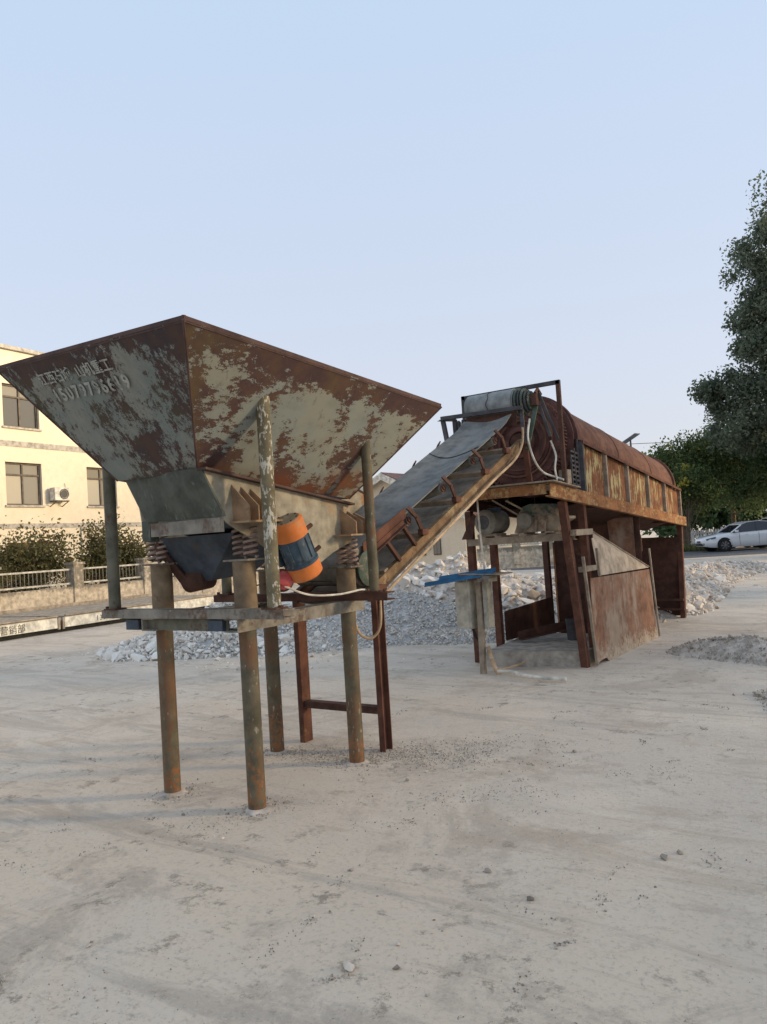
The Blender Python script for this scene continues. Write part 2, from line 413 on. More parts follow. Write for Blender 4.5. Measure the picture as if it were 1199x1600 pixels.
class MB:
    def __init__(s):
        s.v = []; s.f = []; s.smooth = False
    def poly(s, pts):
        b = len(s.v); s.v += [V(p) for p in pts]; s.f.append(tuple(range(b, b + len(pts)))); return s
    def prism(s, pts, ext):
        n = len(pts); b = len(s.v); e = V(ext)
        s.v += [V(p) for p in pts] + [V(p) + e for p in pts]
        s.f.append(tuple(reversed(range(b, b + n)))); s.f.append(tuple(range(b + n, b + 2 * n)))
        for i in range(n):
            j = (i + 1) % n
            s.f.append((b + i, b + j, b + n + j, b + n + i))
        return s
    def box(s, c, d, rz=0, m=None):
        c = V(c); x, y, z = d[0] / 2, d[1] / 2, d[2] / 2
        mm = m if m else Matrix.Rotation(rz, 3, 'Z')
        P = [c + mm @ V((sx * x, sy * y, -z)) for sx, sy in ((-1, -1), (1, -1), (1, 1), (-1, 1))]
        return s.prism(P, mm @ V((0, 0, 2 * z)))
    def sweep(s, prof, p, q, up=(0, 0, 1)):
        p, q = V(p), V(q)
        d, sd_, u = basis(q - p, up)
        return s.prism([p + sd_ * a + u * b for a, b in prof], q - p)
    def bar(s, p, q, w_, h, up=(0, 0, 1)):
        return s.sweep([(-w_ / 2, -h / 2), (w_ / 2, -h / 2), (w_ / 2, h / 2), (-w_ / 2, h / 2)], p, q, up)
    def channel(s, p, q, w_, h, t=.008, side=1, up=(0, 0, 1)):
        a = w_ * side; k = t * side
        return s.sweep([(0, -h / 2), (a, -h / 2), (a, -h / 2 + t), (k, -h / 2 + t), (k, h / 2 - t), (a, h / 2 - t), (a, h / 2), (0, h / 2)], p, q, up)
    def ibeam(s, p, q, w_, h, t=.01, up=(0, 0, 1)):
        x, y, k = w_ / 2, h / 2, t / 2
        return s.sweep([(-x, -y), (x, -y), (x, -y + t), (k, -y + t), (k, y - t), (x, y - t), (x, y), (-x, y), (-x, y - t), (-k, y - t), (-k, -y + t), (-x, -y + t)], p, q, up)
    def angle(s, p, q, a, b, t=.006, sx=1, sy=1, up=(0, 0, 1)):
        return s.sweep([(0, 0), (a * sx, 0), (a * sx, t * sy), (t * sx, t * sy), (t * sx, b * sy), (0, b * sy)], p, q, up)
    def tube(s, p, q, r, r2=None, n=16, caps=True):
        r2 = r if r2 is None else r2
        p, q = V(p), V(q)
        d, a, u = basis(q - p)
        b = len(s.v)
        for c, rr in ((p, r), (q, r2)):
            for i in range(n):
                t = 2 * math.pi * i / n
                s.v.append(c + a * (rr * math.cos(t)) + u * (rr * math.sin(t)))
        for i in range(n):
            j = (i + 1) % n
            s.f.append((b + i, b + j, b + n + j, b + n + i))
        if caps:
            s.f.append(tuple(reversed(range(b, b + n)))); s.f.append(tuple(range(b + n, b + 2 * n)))
        s.smooth = True
        return s
    def path(s, pts, r, n=8, radii=None, caps=True):
        pts = [V(p) for p in pts]
        b = len(s.v); prev = None
        for i, p in enumerate(pts):
            d = (pts[min(i + 1, len(pts) - 1)] - pts[max(i - 1, 0)]).normalized()
            if prev is None:
                _, a, u = basis(d)
            else:
                a = (prev - d * prev.dot(d)).normalized(); u = a.cross(d).normalized()
                u = d.cross(a).normalized() * -1 if False else a.cross(d).normalized()
            prev = a
            rr = radii[i] if radii else r
            for k in range(n):
                t = 2 * math.pi * k / n
                s.v.append(p + a * (rr * math.cos(t)) + u * (rr * math.sin(t)))
        for i in range(len(pts) - 1):
            for k in range(n):
                j = (k + 1) % n
                s.f.append((b + i * n + k, b + (i + 1) * n + k, b + (i + 1) * n + j, b + i * n + j))
        if caps:
            s.f.append(tuple(range(b, b + n))); e = b + (len(pts) - 1) * n
            s.f.append(tuple(reversed(range(e, e + n))))
        s.smooth = True
        return s
    def lathe(s, prof, p, axis, n=32, closed=False):
        """prof: list of (along, radius)"""
        p = V(p); d, a, u = basis(axis)
        b = len(s.v); m = len(prof)
        for al, r in prof:
            for i in range(n):
                t = 2 * math.pi * i / n
                s.v.append(p + d * al + a * (r * math.cos(t)) + u * (r * math.sin(t)))
        for k in range(m if closed else m - 1):
            k2 = (k + 1) % m
            for i in range(n):
                j = (i + 1) % n
                s.f.append((b + k * n + i, b + k * n + j, b + k2 * n + j, b + k2 * n + i))
        s.smooth = True
        return s
    def build(s, name, mat, parent=None, ang=35, org=None):
        og = V(org) if org is not None else (origin(parent) if parent else V((0, 0, 0)))
        me = bpy.data.meshes.new(name)
        me.from_pydata([tuple(v - og) for v in s.v], [], s.f)
        bm = bmesh.new(); bm.from_mesh(me)
        bmesh.ops.recalc_face_normals(bm, faces=bm.faces)
        bm.to_mesh(me); bm.free()
        if s.smooth:
            me.polygons.foreach_set('use_smooth', [True] * len(me.polygons))
            me.set_sharp_from_angle(angle=R(ang))
        me.materials.append(M[mat] if isinstance(mat, str) else mat)
        o = bpy.data.objects.new(name, me)
        COL.objects.link(o)
        if parent: o.parent = parent
        elif org is not None: o.location = og
        return o
def np_mesh(name, verts, faces, mat, parent=None, smooth=False):
    me = bpy.data.meshes.new(name)
    og = origin(parent) if parent else V((0, 0, 0))
    verts = np.asarray(verts, dtype=np.float32) - np.array(og, dtype=np.float32)
    faces = np.asarray(faces, dtype=np.int32)
    k = faces.shape[1]
    me.vertices.add(len(verts)); me.vertices.foreach_set('co', verts.ravel())
    me.loops.add(faces.size); me.loops.foreach_set('vertex_index', faces.ravel())
    me.polygons.add(len(faces)); me.polygons.foreach_set('loop_start', np.arange(0, faces.size, k, dtype=np.int32))
    me.polygons.foreach_set('use_smooth', [smooth] * len(faces))
    me.update(calc_edges=True); me.validate()
    me.materials.append(M[mat])
    o = bpy.data.objects.new(name, me)
    COL.objects.link(o)
    if parent: o.parent = parent
    return o
def lerp(a, b, t): return V(a) + (V(b) - V(a)) * t
def bez(pts, n=14):
    P = [V(p) for p in pts]; out = []
    for i in range(len(P) - 1):
        p0, p1, p2, p3 = P[max(i - 1, 0)], P[i], P[i + 1], P[min(i + 2, len(P) - 1)]
        for k in range(n):
            t = k / n
            out.append(.5 * ((2 * p1) + (p2 - p0) * t + (2 * p0 - 5 * p1 + 4 * p2 - p3) * t * t + (3 * p1 - p0 - 3 * p2 + p3) * t ** 3))
    out.append(P[-1]); return out

# ------------------------------------------------------------------ ground
def axis_pts(lo, hi, flo, fhi, fine, grow=1.22):
    a = list(np.arange(flo, fhi + 1e-6, fine))
    st, x = fine, flo
    while x > lo:
        st *= grow; x -= st; a.insert(0, max(x, lo))
    st, x = fine, a[-1]
    while x < hi:
        st *= grow; x += st; a.append(min(x, hi))
    return np.array(sorted(set(a)))
def ground_h(x, y):
    d = max(0, 1 - max(0, math.hypot(x - 1, y - 5) - 9) / 8)
    if d <= 0: return 0.0
    h = noise.noise(V((x * .45, y * .45, 3.3))) * .030 + noise.noise(V((x * 1.7, y * 1.7, 1.1))) * .012 + noise.noise(V((x * 5.2, y * 5.2, 7.7))) * .004
    return (h - .012) * d
def build_ground():
    xs = axis_pts(-900, 900, -7, 6.5, .09); ys = axis_pts(-60, 1400, -1, 15, .09)
    vv = [(x, y, ground_h(x, y)) for y in ys for x in xs]
    nx = len(xs)
    i, j = np.meshgrid(np.arange(nx - 1), np.arange(len(ys) - 1))
    b = (j * nx + i).ravel()
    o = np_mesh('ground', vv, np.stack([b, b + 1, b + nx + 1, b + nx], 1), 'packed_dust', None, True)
    tag(o, kind='structure')
build_ground()
rd = MB().prism([(-30, 28.3, .003), (-8, 31.0, .003), (-4.5, 36.0, .003), (22, 50.0, .003), (22, 60.0, .003), (-6.5, 44.5, .003), (-9.5, 34.4, .003), (-12.6, 31.0, .003), (-30, 30.6, .003)], (0, 0, .006)).build('road', 'asphalt')
tag(rd, kind='structure')

# ------------------------------------------------------------------ stand under the hopper
LEG = {(-1, 0): (-.39, 3.5), (1, 0): (.39, 3.5), (-1, 1): (-.39, 4.55), (1, 1): (.39, 4.55)}
STUBTOP = {(-1, 0): 1.535, (1, 0): 1.535, (-1, 1): 1.425, (1, 1): 1.425}
stand = root('feeder_stand', 'four-legged steel pipe stand carrying the hopper and vibrating feeder', 'steel stand', (0, 4.0, 0))
for k, (x, y) in LEG.items():
    lg = MB().tube((x, y, -.05), (x, y, 1.10), .056, n=24).build('leg', 'olive_pipe', stand)
    st = MB().tube((x, y, 1.19), (x, y, STUBTOP[k]), .072, n=24).build('spring_post', 'stub_pipe', stand)
    MB().box((x, y, STUBTOP[k] + .006), (.215, .15, .012)).build('spring_seat', 'stand_channel', stand)
for x in (-.39, .39):     # lengthwise channels welded on the legs
    s_ = 1 if x > 0 else -1
    MB().channel((x + .06 * s_, 3.36, 1.145), (x + .06 * s_, 4.68, 1.145), .12, .085, .009, -s_).build('side_channel', 'stand_channel', stand)
MB().channel((-.62, 3.40, 1.142), (.33, 3.40, 1.142), .09, .075, .008, -1).build('tie_channel', 'grey_pipe', stand)
for x in (-.56, .24):
    MB().box((x, 3.395, 1.142), (.13, .05, .068)).build('end_block', 'under_blue', stand)
cross = []
for y, z, x0, x1, mt in ((3.40, 1.216, -.86, .83, 'stand_channel'), (4.52, 1.216, -.93, .80, 'dark_rust')):
    cb = MB().channel((x0, y - .05, z), (x1, y - .05, z), .10, .058, .009, -1).build('cross_channel', mt, stand)
    for bx_ in (x0 + .04, x0 + .17, x1 - .14, x1 - .03):
        MB().tube((bx_, y - .03, z + .029), (bx_, y - .03, z + .052), .013, n=6).build('bolt', 'dark_rust', cb)

# ------------------------------------------------------------------ hopper
hop = root('feed_hopper', 'large square funnel hopper with flaking grey-green paint over rust on four pipe posts', 'hopper', (0, 4.0, 0))
RIM = [V((.955, 2.60, 2.76)), V((.955, 5.15, 2.605)), V((-.955, 5.27, 2.70)), V((-.955, 2.72, 2.866))]
BOT = [V((.41, 3.14, 2.085)), V((.41, 4.62, 1.935)), V((-.41, 4.62, 1.945)), V((-.41, 3.20, 2.105))]
names = ['side_panel', 'rear_panel', 'side_panel', 'front_panel']
skin = ['hopper_side_skin', 'hopper_front_skin', 'hopper_side_skin', 'hopper_front_skin']
ctr = (sum(RIM, V()) / 4 + sum(BOT, V()) / 4) / 2
panels = []
for i in range(4):
    j = (i + 1) % 4
    a, b, c, d = RIM[i], RIM[j], BOT[j], BOT[i]
    nrm = (b - a).cross(d - a).normalized()
    if nrm.dot((a + c) / 2 - ctr) < 0: nrm = -nrm
    # gently oil-canned plate: subdivided with slight dents
    m = MB(); n = 14; idx = {}
    for u in range(n + 1):
        for v in range(n + 1):
            p = lerp(lerp(a, b, u / n), lerp(d, c, u / n), v / n)
            e = math.sin(math.pi * u / n) * math.sin(math.pi * v / n)
            p = p + nrm * (e * (.006 * noise.noise(p * 2.2) + .002))
            idx[u, v] = len(m.v); m.v.append(p)
    m2 = len(m.v)
    m.v += [p - nrm * .006 for p in list(m.v)]
    for u in range(n):
        for v in range(n):
            q = (idx[u, v], idx[u + 1, v], idx[u + 1, v + 1], idx[u, v + 1])
            m.f.append(q); m.f.append(tuple(x + m2 for x in reversed(q)))
    for t in range(n):
        for e0, e1 in (((t, 0), (t + 1, 0)), ((t, n), (t + 1, n)), ((0, t), (0, t + 1)), ((n, t), (n, t + 1))):
            m.f.append((idx[e0], idx[e1], idx[e1] + m2, idx[e0] + m2))
    m.smooth = True
    panels.append((m.build(names[i], skin[i], hop), a, b, c, d, nrm))
    # folded rim strip
    rr = MB().bar(a - nrm * .012, b - nrm * .012, .012, .035).build('rim', 'rim_rust', hop)
    MB().path([a + (a - ctr).normalized() * .001, d], .007, 6).build('corner_seam', 'rim_rust', hop)
for (x, y, zt), mt in (((-.735, 3.37, 2.36), 'grey_pipe'), ((.745, 3.37, 2.50), 'pale_pipe'), ((.675, 4.50, 2.39), 'olive_pipe'), ((-.80, 4.50, 2.42), 'grey_pipe')):
    r_ = .041 if mt != 'olive_pipe' else .036
    po = MB().tube((x, y, 1.245), (x, y, zt), r_, n=24).build('post', mt, hop)
    MB().box((x, y, 1.251), (.12, .10, .010)).build('base_plate', 'dark_rust', po)

def text_mesh(txt, size, mat, origin_pt, xdir, ydir, nrm, parent, name, extrude=.0008, adv=.62, bold=0.0):
    """painted characters, one mesh each, laid on a plane"""
    og = origin(parent)
    X, Y, Z = V(xdir).normalized(), V(ydir).normalized(), V(nrm).normalized()
    P = V(origin_pt) - og
    x = 0.0
    for ch in txt:
        wide = ord(ch) > 255
        if ch != ' ':
            cu = bpy.data.curves.new(name, 'FONT')
            cu.body = ch; cu.size = size; cu.extrude = extrude; cu.resolution_u = 3; cu.offset = bold
            to = bpy.data.objects.new(name + '_curve', cu)
            COL.objects.link(to)
            me = bpy.data.meshes.new_from_object(to.evaluated_get(bpy.context.evaluated_depsgraph_get()))
            bpy.data.objects.remove(to, do_unlink=True)
            for v in me.vertices:
                c = v.co.copy()
                v.co = P + X * (c.x + x) + Y * c.y + Z * (c.z + .0025)
            me.materials.clear(); me.materials.append(M[mat])
            o = bpy.data.objects.new(name, me)
            COL.objects.link(o); o.parent = parent
        x += size * (1.02 if wide else adv)
fp, a, b, c, d, nrm = panels[3]     # front panel: a = left rim, b = near rim corner
xd = (b - a).normalized(); yd = nrm.cross(xd).normalized()
if yd.z < 0: yd = -yd
fo = fp
tp = lerp(a, b, .215) - yd * .265 + nrm * .008
text_mesh('江西石城 山机重工', .088, 'stencil_white', tp + yd * .105, xd, yd, nrm, fo, 'stencilled_character', bold=.0015)
text_mesh('15079796619', .118, 'stencil_white', tp + xd * .055 - yd * .020, xd, yd, nrm, fo, 'stencilled_digit', bold=.003)

# ------------------------------------------------------------------ vibrating feeder on springs
fd = root('vibrating_feeder', 'sprung vibrating feeder pan with beige side plates under the hopper', 'feeder', (0, 4.0, 1.4))
def fz(y): return 2.09 - (y - 3.1) * .143     # top line of the pan
for s_ in (1, -1):
    x = .475 * s_
    prof = [(3.10, 2.09) if s_ > 0 else (3.40, 2.05), (4.50, 1.89), (4.53, 1.62), (4.30, 1.55), (4.08, 1.455), (3.92, 1.46), (3.62, 1.60), (3.28, 1.77), (3.24, 1.80)] if s_ > 0 else [(3.40, 2.05), (4.50, 1.89), (4.53, 1.62), (4.30, 1.55), (4.08, 1.455), (3.92, 1.46), (3.62, 1.60), (3.45, 1.72)]
    sp = MB().prism([(x, y, z) for y, z in prof], (.012 * s_, 0, 0)).build('side_plate', 'pan_side', fd)
    MB().bar((x + .022 * s_, 3.09 if s_ > 0 else 3.40, 2.088 if s_ > 0 else 2.045), (x + .022 * s_, 4.52, 1.886), .075, .014).build('flange', 'rim_rust', fd)
    for yc, zt, zb in ((3.5, 2.005, 1.765), (4.50, 1.865, 1.655)):
        if s_ < 0 and yc < 4:
            MB().box((x + .06, yc + .02, zb + .006), (.22, .20, .012)).build('spring_bracket', 'gusset', fd)
            continue
        MB().box((x + .085 * s_, yc - .05, zb + .006), (.17, .30, .012)).build('spring_bracket', 'gusset', fd)
        for gy in ((-.17, -.09, -.01) if yc < 4 else (-.105, -.02, .065)):
            y = yc + gy; zz = fz(y) - .055
            MB().prism([(x + .012 * s_, y, zz), (x + .15 * s_, y, zb + .10), (x + .15 * s_, y, zb + .012), (x + .012 * s_, y, zb + .012)], (0, .009, 0)).build('gusset', 'gusset', fd)
# front apron leaning outward, then lip, then underside
ap = MB().prism([(-.40, 3.24, 2.125), (.487, 3.09, 2.093), (.54, 3.21, 1.805), (-.26, 3.29, 1.82)], (0, .012, .004)).build('front_apron', 'pan_front', fd)
MB().bar((-.20, 3.29, 1.765), (.50, 3.225, 1.760), .03, .085).build('front_lip', 'stand_channel', fd)
MB().prism([(-.30, 3.32, 1.79), (.465, 3.24, 1.78), (.465, 4.62, 1.58), (-.465, 4.62, 1.58)], (0, 0, .012)).build('pan_floor', 'under_blue', fd)
MB().prism([(-.32, 3.30, 1.83), (-.32, 3.37, 1.83), (-.32, 3.37, 1.69), (-.32, 3.30, 1.70)], (.08, 0, 0)).build('corner_block', 'pan_front', fd)
# exciter trough under the pan: V plates tapering to a point
ex = MB()
top = [(-.42, 3.46, 1.715), (.36, 3.46, 1.715), (.36, 3.98, 1.655), (-.42, 3.98, 1.655)]
low = [(-.30, 3.62, 1.40), (-.04, 3.62, 1.41), (.06, 3.92, 1.44), (-.26, 3.92, 1.42)]
b0 = len(ex.v); ex.v += [V(p) for p in top + low]
for i in range(4):
    j = (i + 1) % 4; ex.f.append((b0 + i, b0 + j, b0 + 4 + j, b0 + 4 + i))
ex.f.append((b0 + 4, b0 + 5, b0 + 6, b0 + 7)); ex.f.append((b0 + 3, b0 + 2, b0 + 1, b0))
ex.build('exciter_trough', 'under_blue', fd)
MB().prism([(-.385, 3.455, 1.66), (-.36, 3.455, 1.70), (-.20, 3.61, 1.385), (-.30, 3.61, 1.385)], (0, -.012, -.004)).build('wear_strip', 'dark_rust', fd)
MB().lathe([(-.13, .001), (-.13, .05), (-.10, .085), (.08, .085), (.10, .05), (.10, .001)], (-.19, 3.66, 1.43), (1, .15, .15), 20).build('shaft_cover', 'dark_rust', fd)

def coil(p, r, wire, h, turns, n=15):
    pts = []
    N = int(turns * n)
    for i in range(N + 1):
        t = 2 * math.pi * i / n
        pts.append(V(p) + V((r * math.cos(t), r * math.sin(t), wire + (h - 2 * wire) * i / N)))
    return MB().path(pts, wire, 7)
for k, (x, y) in LEG.items():
    top_ = 1.765 if k[1] == 0 else 1.655
    z0 = STUBTOP[k] + .012
    for dx in (-.046, .046):
        coil((x + .02 * k[0] + dx, y, z0), .040, .0098, top_ - z0, 5.6).build('coil_spring', 'spring_steel', fd)
# vibration motors on both flanks
for s_ in (1,):
    p0, p1 = V((.645 * s_, 3.62, 1.775)), V((.645 * s_, 3.80, 1.415))
    ax = (p1 - p0).normalized(); Ln = (p1 - p0).length
    mo = MB().lathe([(Ln * .28, .001), (Ln * .28, .098), (Ln * .30, .101), (Ln * .70, .101), (Ln * .72, .114), (Ln * .76, .114), (Ln * .76, .001)], p0, ax, 36).build('vibration_motor', 'motor_blue', fd)
    MB().lathe([(0, .001), (0, .094), (.012, .108), (Ln * .30, .108), (Ln * .30, .09)], p0, ax, 36).build('end_cover', 'motor_orange', mo)
    MB().lathe([(Ln * .745, .09), (Ln * .745, .112), (Ln - .014, .112), (Ln, .098), (Ln, .001)], p0, ax, 36).build('end_cover', 'motor_orange', mo)
    MB().lathe([(-.002, .001), (-.002, .088), (.002, .090)], p0, ax, 36).build('cover_plate', 'cover_top', mo)
    for i in range(10):
        t = 2 * math.pi * i / 10
        d_, a_, u_ = basis(ax)
        q = p0 + ax * (Ln * .33) + (a_ * math.cos(t) + u_ * math.sin(t)) * .103
        MB().bar(q, q + ax * (Ln * .34), .006, .012, (a_ * math.cos(t) + u_ * math.sin(t))).build('cooling_rib', 'motor_blue', mo)
    for fr_, rr_ in ((.015, .080), (.74, .106)):
        for i in range(8):
            t = 2 * math.pi * (i + .5) / 8
            q = p0 + ax * (Ln * fr_) + (a_ * math.cos(t) + u_ * math.sin(t)) * rr_
            MB().tube(q - ax * .012, q + ax * .006, .0075, n=6).build('cover_bolt', 'dark_rust', mo)
    MB().bar(lerp(p0, p1, .32) + V((-.10 * s_, 0, 0)), lerp(p0, p1, .70) + V((-.10 * s_, 0, 0)), .20, .05, (1, 0, 0)).build('mount_foot', 'motor_blue', mo)
    for tt in (.34, .74):
        q = lerp(p0, p1, tt) + V((.03 * s_, .085, .05))
        MB().tube(q, q + V((.01 * s_, .06, .035)), .014, n=6).build('eye_bolt', 'dark_rust', mo)

rb = root('red_cap', 'small red plastic cap with dark straps hanging below the orange motor', 'plastic cap', (.56, 3.66, 1.25))
MB().lathe([(-.055, .001), (-.052, .040), (-.03, .060), (.022, .066), (.046, .046), (.054, .001)], (.56, 3.66, 1.395), (.75, -.5, .35), 22).build('shell', 'red_plastic', rb)
for an in (-.5, .35):
    pts = [V((.56, 3.66, 1.395)) + Matrix.Rotation(an, 3, V((.75, -.5, .35)).normalized()) @ V((.069 * math.cos(t) * .55, .069 * math.cos(t) * .82, .069 * math.sin(t))) for t in np.linspace(0, 2 * math.pi, 24)]
    MB().path(pts, .005, 6).build('strap', 'dark_cable', rb)
wr = MB().path(bez([(.60, 3.63, 1.36), (.66, 3.80, 1.29), (.70, 4.05, 1.27), (.66, 4.35, 1.275), (.60, 4.50, 1.26)]), .007, 6).build('motor_cable', 'white_cable')
tag(wr, 'thin pale cable running from the orange motor along the stand', 'cable')
lp = MB().path(bez([(.42, 4.60, 1.12), (.36, 4.67, 1.0), (.35, 4.75, .90), (.40, 4.82, .87), (.45, 4.87, .96), (.43, 4.92, 1.18)]), .0105, 8).build('hanging_cable', 'conduit')
tag(lp, 'yellowish cable hanging in a loop beside the hopper stand leg', 'cable')
lc = MB().path(bez([(-.62, 4.5, 1.30), (-.2, 4.48, 1.335), (.3, 4.5, 1.33)]), .006, 6).build('stretched_wire', 'dark_cable')
tag(lc, 'thin black wire stretched behind the spring posts', 'wire')

# ------------------------------------------------------------------ belt conveyor
cv = root('belt_conveyor', 'inclined rusty belt conveyor rising from the hopper to the drum screen', 'conveyor', (0, 6.4, 0))
SL = .452
def sz(y): return 1.25 + (y - 5.0) * SL       # stringer centre line
def bz(y): return 1.755 + (y - 5.4) * SL      # belt edge line
dirv = V((0, 1, SL)).normalized(); nv = V((0, -SL, 1)).normalized()
for x in (.38, -.38):
    s_ = 1 if x > 0 else -1
    MB().channel((x, 4.86, sz(4.86)), (x, 7.98, sz(7.98)), .045, .105, .008, -s_).build('stringer', 'stringer_rust' if x > 0 else 'dark_rust', cv)
for i, y in enumerate((5.12, 5.75, 6.40, 7.05, 7.65)):
    MB().bar((-.37, y, sz(y) + .055), (.37, y, sz(y) + .055), .055, .045, nv).build('cross_tube', 'dusty_steel', cv)
# troughed carrying belt, closed loop thickness
def belt_surface(ys, width, zf, trough, thick, name, mat):
    m = MB(); nx_ = 12; N = len(ys)
    for t in (0, -thick):
        for y in ys:
            for i in range(nx_ + 1):
                u = -1 + 2 * i / nx_
                sag = trough * (1 - min(1, (abs(u) / .95)) ** 1.6)
                e = .006 * noise.noise(V((u * 1.3, y * 1.6, 2)))
                m.v.append(V((u * width, y, zf(y) - sag + e)) + nv * t)
    W = nx_ + 1
    for k in range(2):
        o_ = k * N * W
        for j in range(N - 1):
            for i in range(nx_):
                q = (o_ + j * W + i, o_ + j * W + i + 1, o_ + (j + 1) * W + i + 1, o_ + (j + 1) * W + i)
                m.f.append(q if k == 0 else tuple(reversed(q)))
    o_ = N * W
    for j in range(N - 1):
        for i in (0, nx_):
            m.f.append((j * W + i, (j + 1) * W + i, o_ + (j + 1) * W + i, o_ + j * W + i))
    for j in (0, N - 1):
        for i in range(nx_):
            m.f.append((j * W + i, j * W + i + 1, o_ + j * W + i + 1, o_ + j * W + i))
    m.smooth = True
    return m.build(name, mat, cv, 50)
ys_ = list(np.linspace(4.85, 7.90, 40))
def bz2(y): return bz(y) + max(0, y - 7.72) * .25
belt = belt_surface(ys_, .30, bz2, .045, .010, 'carrying_belt', 'belt_rubber')
belt_surface(list(np.linspace(4.80, 7.9, 30)), .29, lambda y: sz(y) - .01, .02, .009, 'return_belt', 'belt_return')
# splice line across the belt
MB().path([V((u * .30, 7.02 + .10 * (u * u - .6), bz2(7.02) - .045 * (1 - abs(u) ** 1.6) + .10 * (u * u - .6) * SL + .006)) for u in np.linspace(-.98, .98, 18)], .005, 5).build('belt_splice', 'dark_cable', belt)
# idlers: side bracket of bent strap with roller
for i, y in enumerate((5.78, 6.42, 7.06, 7.60)):
    for s_ in (1, -1):
        b0_ = V((.375 * s_, y - .06, sz(y) + .05))
        b1_ = V((.395 * s_, y - .19, sz(y) + .19))
        b2_ = V((.335 * s_, y - .23, sz(y) + (.275 if s_ > 0 else .225)))
        br = MB().bar(b0_, b1_, .045, .014, (s_, 0, 0)).bar(b1_, b2_, .045, .014, (s_, 0, 0)).build('idler_bracket', 'dark_rust', cv)
        MB().box(tuple(b0_ + V((0, 0, .01))), (.05, .10, .05)).build('idler_foot', 'red_rust', cv)
        ro = MB().tube((.315 * s_, y - .22, bz(y - .22) - .065), (.11 * s_, y - .18, bz(y - .18) - .125), .042, n=18).build('idler_roller', 'dusty_motor', cv)
        for k in (0, 1):
            q = V((.325 * s_, y - .222, bz(y - .222) - .062)) + V((.012 * k * s_, 0, .012 * k))
            MB().tube(q, q + V((.008 * s_, 0, .002)), .036 - .012 * k, n=14).build('end_ring', 'red_rust', ro)
    MB().tube((-.10, y - .18, bz(y - .18) - .13), (.10, y - .18, bz(y - .18) - .13), .042, n=18).build('idler_roller', 'dusty_motor', cv)
# tail pulley and bearing
tl = MB().tube((-.31, 4.90, 1.42), (.31, 4.90, 1.42), .15, n=28).build('tail_pulley', 'dusty_motor', cv)
MB().lathe([(0, .001), (0, .125), (.03, .14), (.05, .11), (.05, .001)], (.325, 4.90, 1.40), (1, 0, 0), 28).build('pulley_hub', 'green_case', tl)
MB().lathe([(-.006, .15), (.006, .15), (.006, .158), (-.006, .158)], (.30, 4.90, 1.42), (1, 0, 0), 28, True).build('pulley_flange', 'dusty_steel', tl)
# skirt boards of the loading point
nb = MB().prism([(.335, 4.86, bz(4.86) - .01), (.335, 5.50, bz(5.50) - .01), (.335, 5.50, bz(5.50) + .075), (.335, 4.86, bz(4.86) + .09)], (.008, 0, 0)).build('skirt_board', 'red_rust', cv)
MB().angle((.345, 4.90, bz(4.90) - .05), (.345, 5.46, bz(5.46) - .05), .04, .045, .006).build('skirt_angle', 'red_rust', cv)
for y0, y1 in ((5.12, 5.30), (5.38, 5.56)):
    MB().bar((.36, y0 + .04, bz(y0) - .03), (.385, y1, sz(y1) + .05), .035, .028).build('skirt_leg', 'dark_rust', cv)
MB().prism([(-.335, 4.84, 1.56), (-.335, 5.86, 1.74), (-.335, 5.90, 2.05), (-.335, 5.58, 2.17), (-.335, 4.90, 2.20)], (-.008, 0, 0)).build('skirt_board', 'pan_side', cv)
MB().bar((-.34, 5.54, 2.165), (-.34, 5.90, 2.055), .022, .02).build('skirt_edge', 'dark_rust', cv)
# legs of the tail end
for x in (-.375, .375):
    MB().channel((x, 4.92, -.05), (x, 4.92, sz(4.92) - .06), .05, .105, .009, -1 if x > 0 else 1, (0, 1, 0)).build('leg', 'red_rust', cv)
MB().bar((-.37, 4.92, .30), (.37, 4.92, .30), .075, .055).build('leg_tie', 'dark_rust', cv)
MB().box((.385, 4.95, 1.215), (.10, .13, .10)).build('leg_bracket', 'red_rust', cv)
MB().bar((-.37, 4.78, 1.20), (.37, 4.78, 1.20), .07, .06).build('tail_crossbar', 'dark_rust', cv)
# copper-coloured conduit clipped along the near stringer, then bending up to the head
cpts = [(.452, 4.98, sz(4.98) - .035), (.452, 6.0, sz(6.0) - .028), (.452, 7.0, sz(7.0) - .02), (.452, 7.55, sz(7.55) - .03), (.44, 7.80, sz(7.8) + .03), (.43, 7.88, sz(7.88) + .13), (.42, 7.90, sz(7.9) + .20)]
MB().path(bez(cpts, 6), .0135, 8).build('conduit', 'conduit', cv)
# head pulley wrapped by the belt
HY, HZ = 8.14, 3.085
MB().lathe([(-.33, .001), (-.33, .155), (.28, .155), (.28, .001)], (0, HY, HZ), (1, 0, 0), 36).build('head_pulley', 'belt_head', cv)
wrap = MB(); N = 22
for k, rr in enumerate((.168, .158)):
    for i in range(N + 1):
        t = R(-40) + R(235) * i / N
        for x in (-.315, .265):
            wrap.v.append(V((x, HY - rr * math.cos(t), HZ + rr * math.sin(t))))
for i in range(N):
    a_ = 2 * i; o_ = 2 * (N + 1)
    wrap.f += [(a_, a_ + 1, a_ + 3, a_ + 2), (o_ + a_ + 2, o_ + a_ + 3, o_ + a_ + 1, o_ + a_), (a_, a_ + 2, o_ + a_ + 2, o_ + a_), (a_ + 1, o_ + a_ + 1, o_ + a_ + 3, a_ + 3)]
wrap.smooth = True
wb = wrap.build('head_belt', 'belt_head', cv)
MB().path([V((-.03 + .012 * math.sin(i * 1.1), HY - .171 * math.cos(t), HZ + .171 * math.sin(t))) for i, t in enumerate(np.linspace(R(-35), R(100), 16))], .004, 5).build('belt_crack', 'dark_rust', wb)
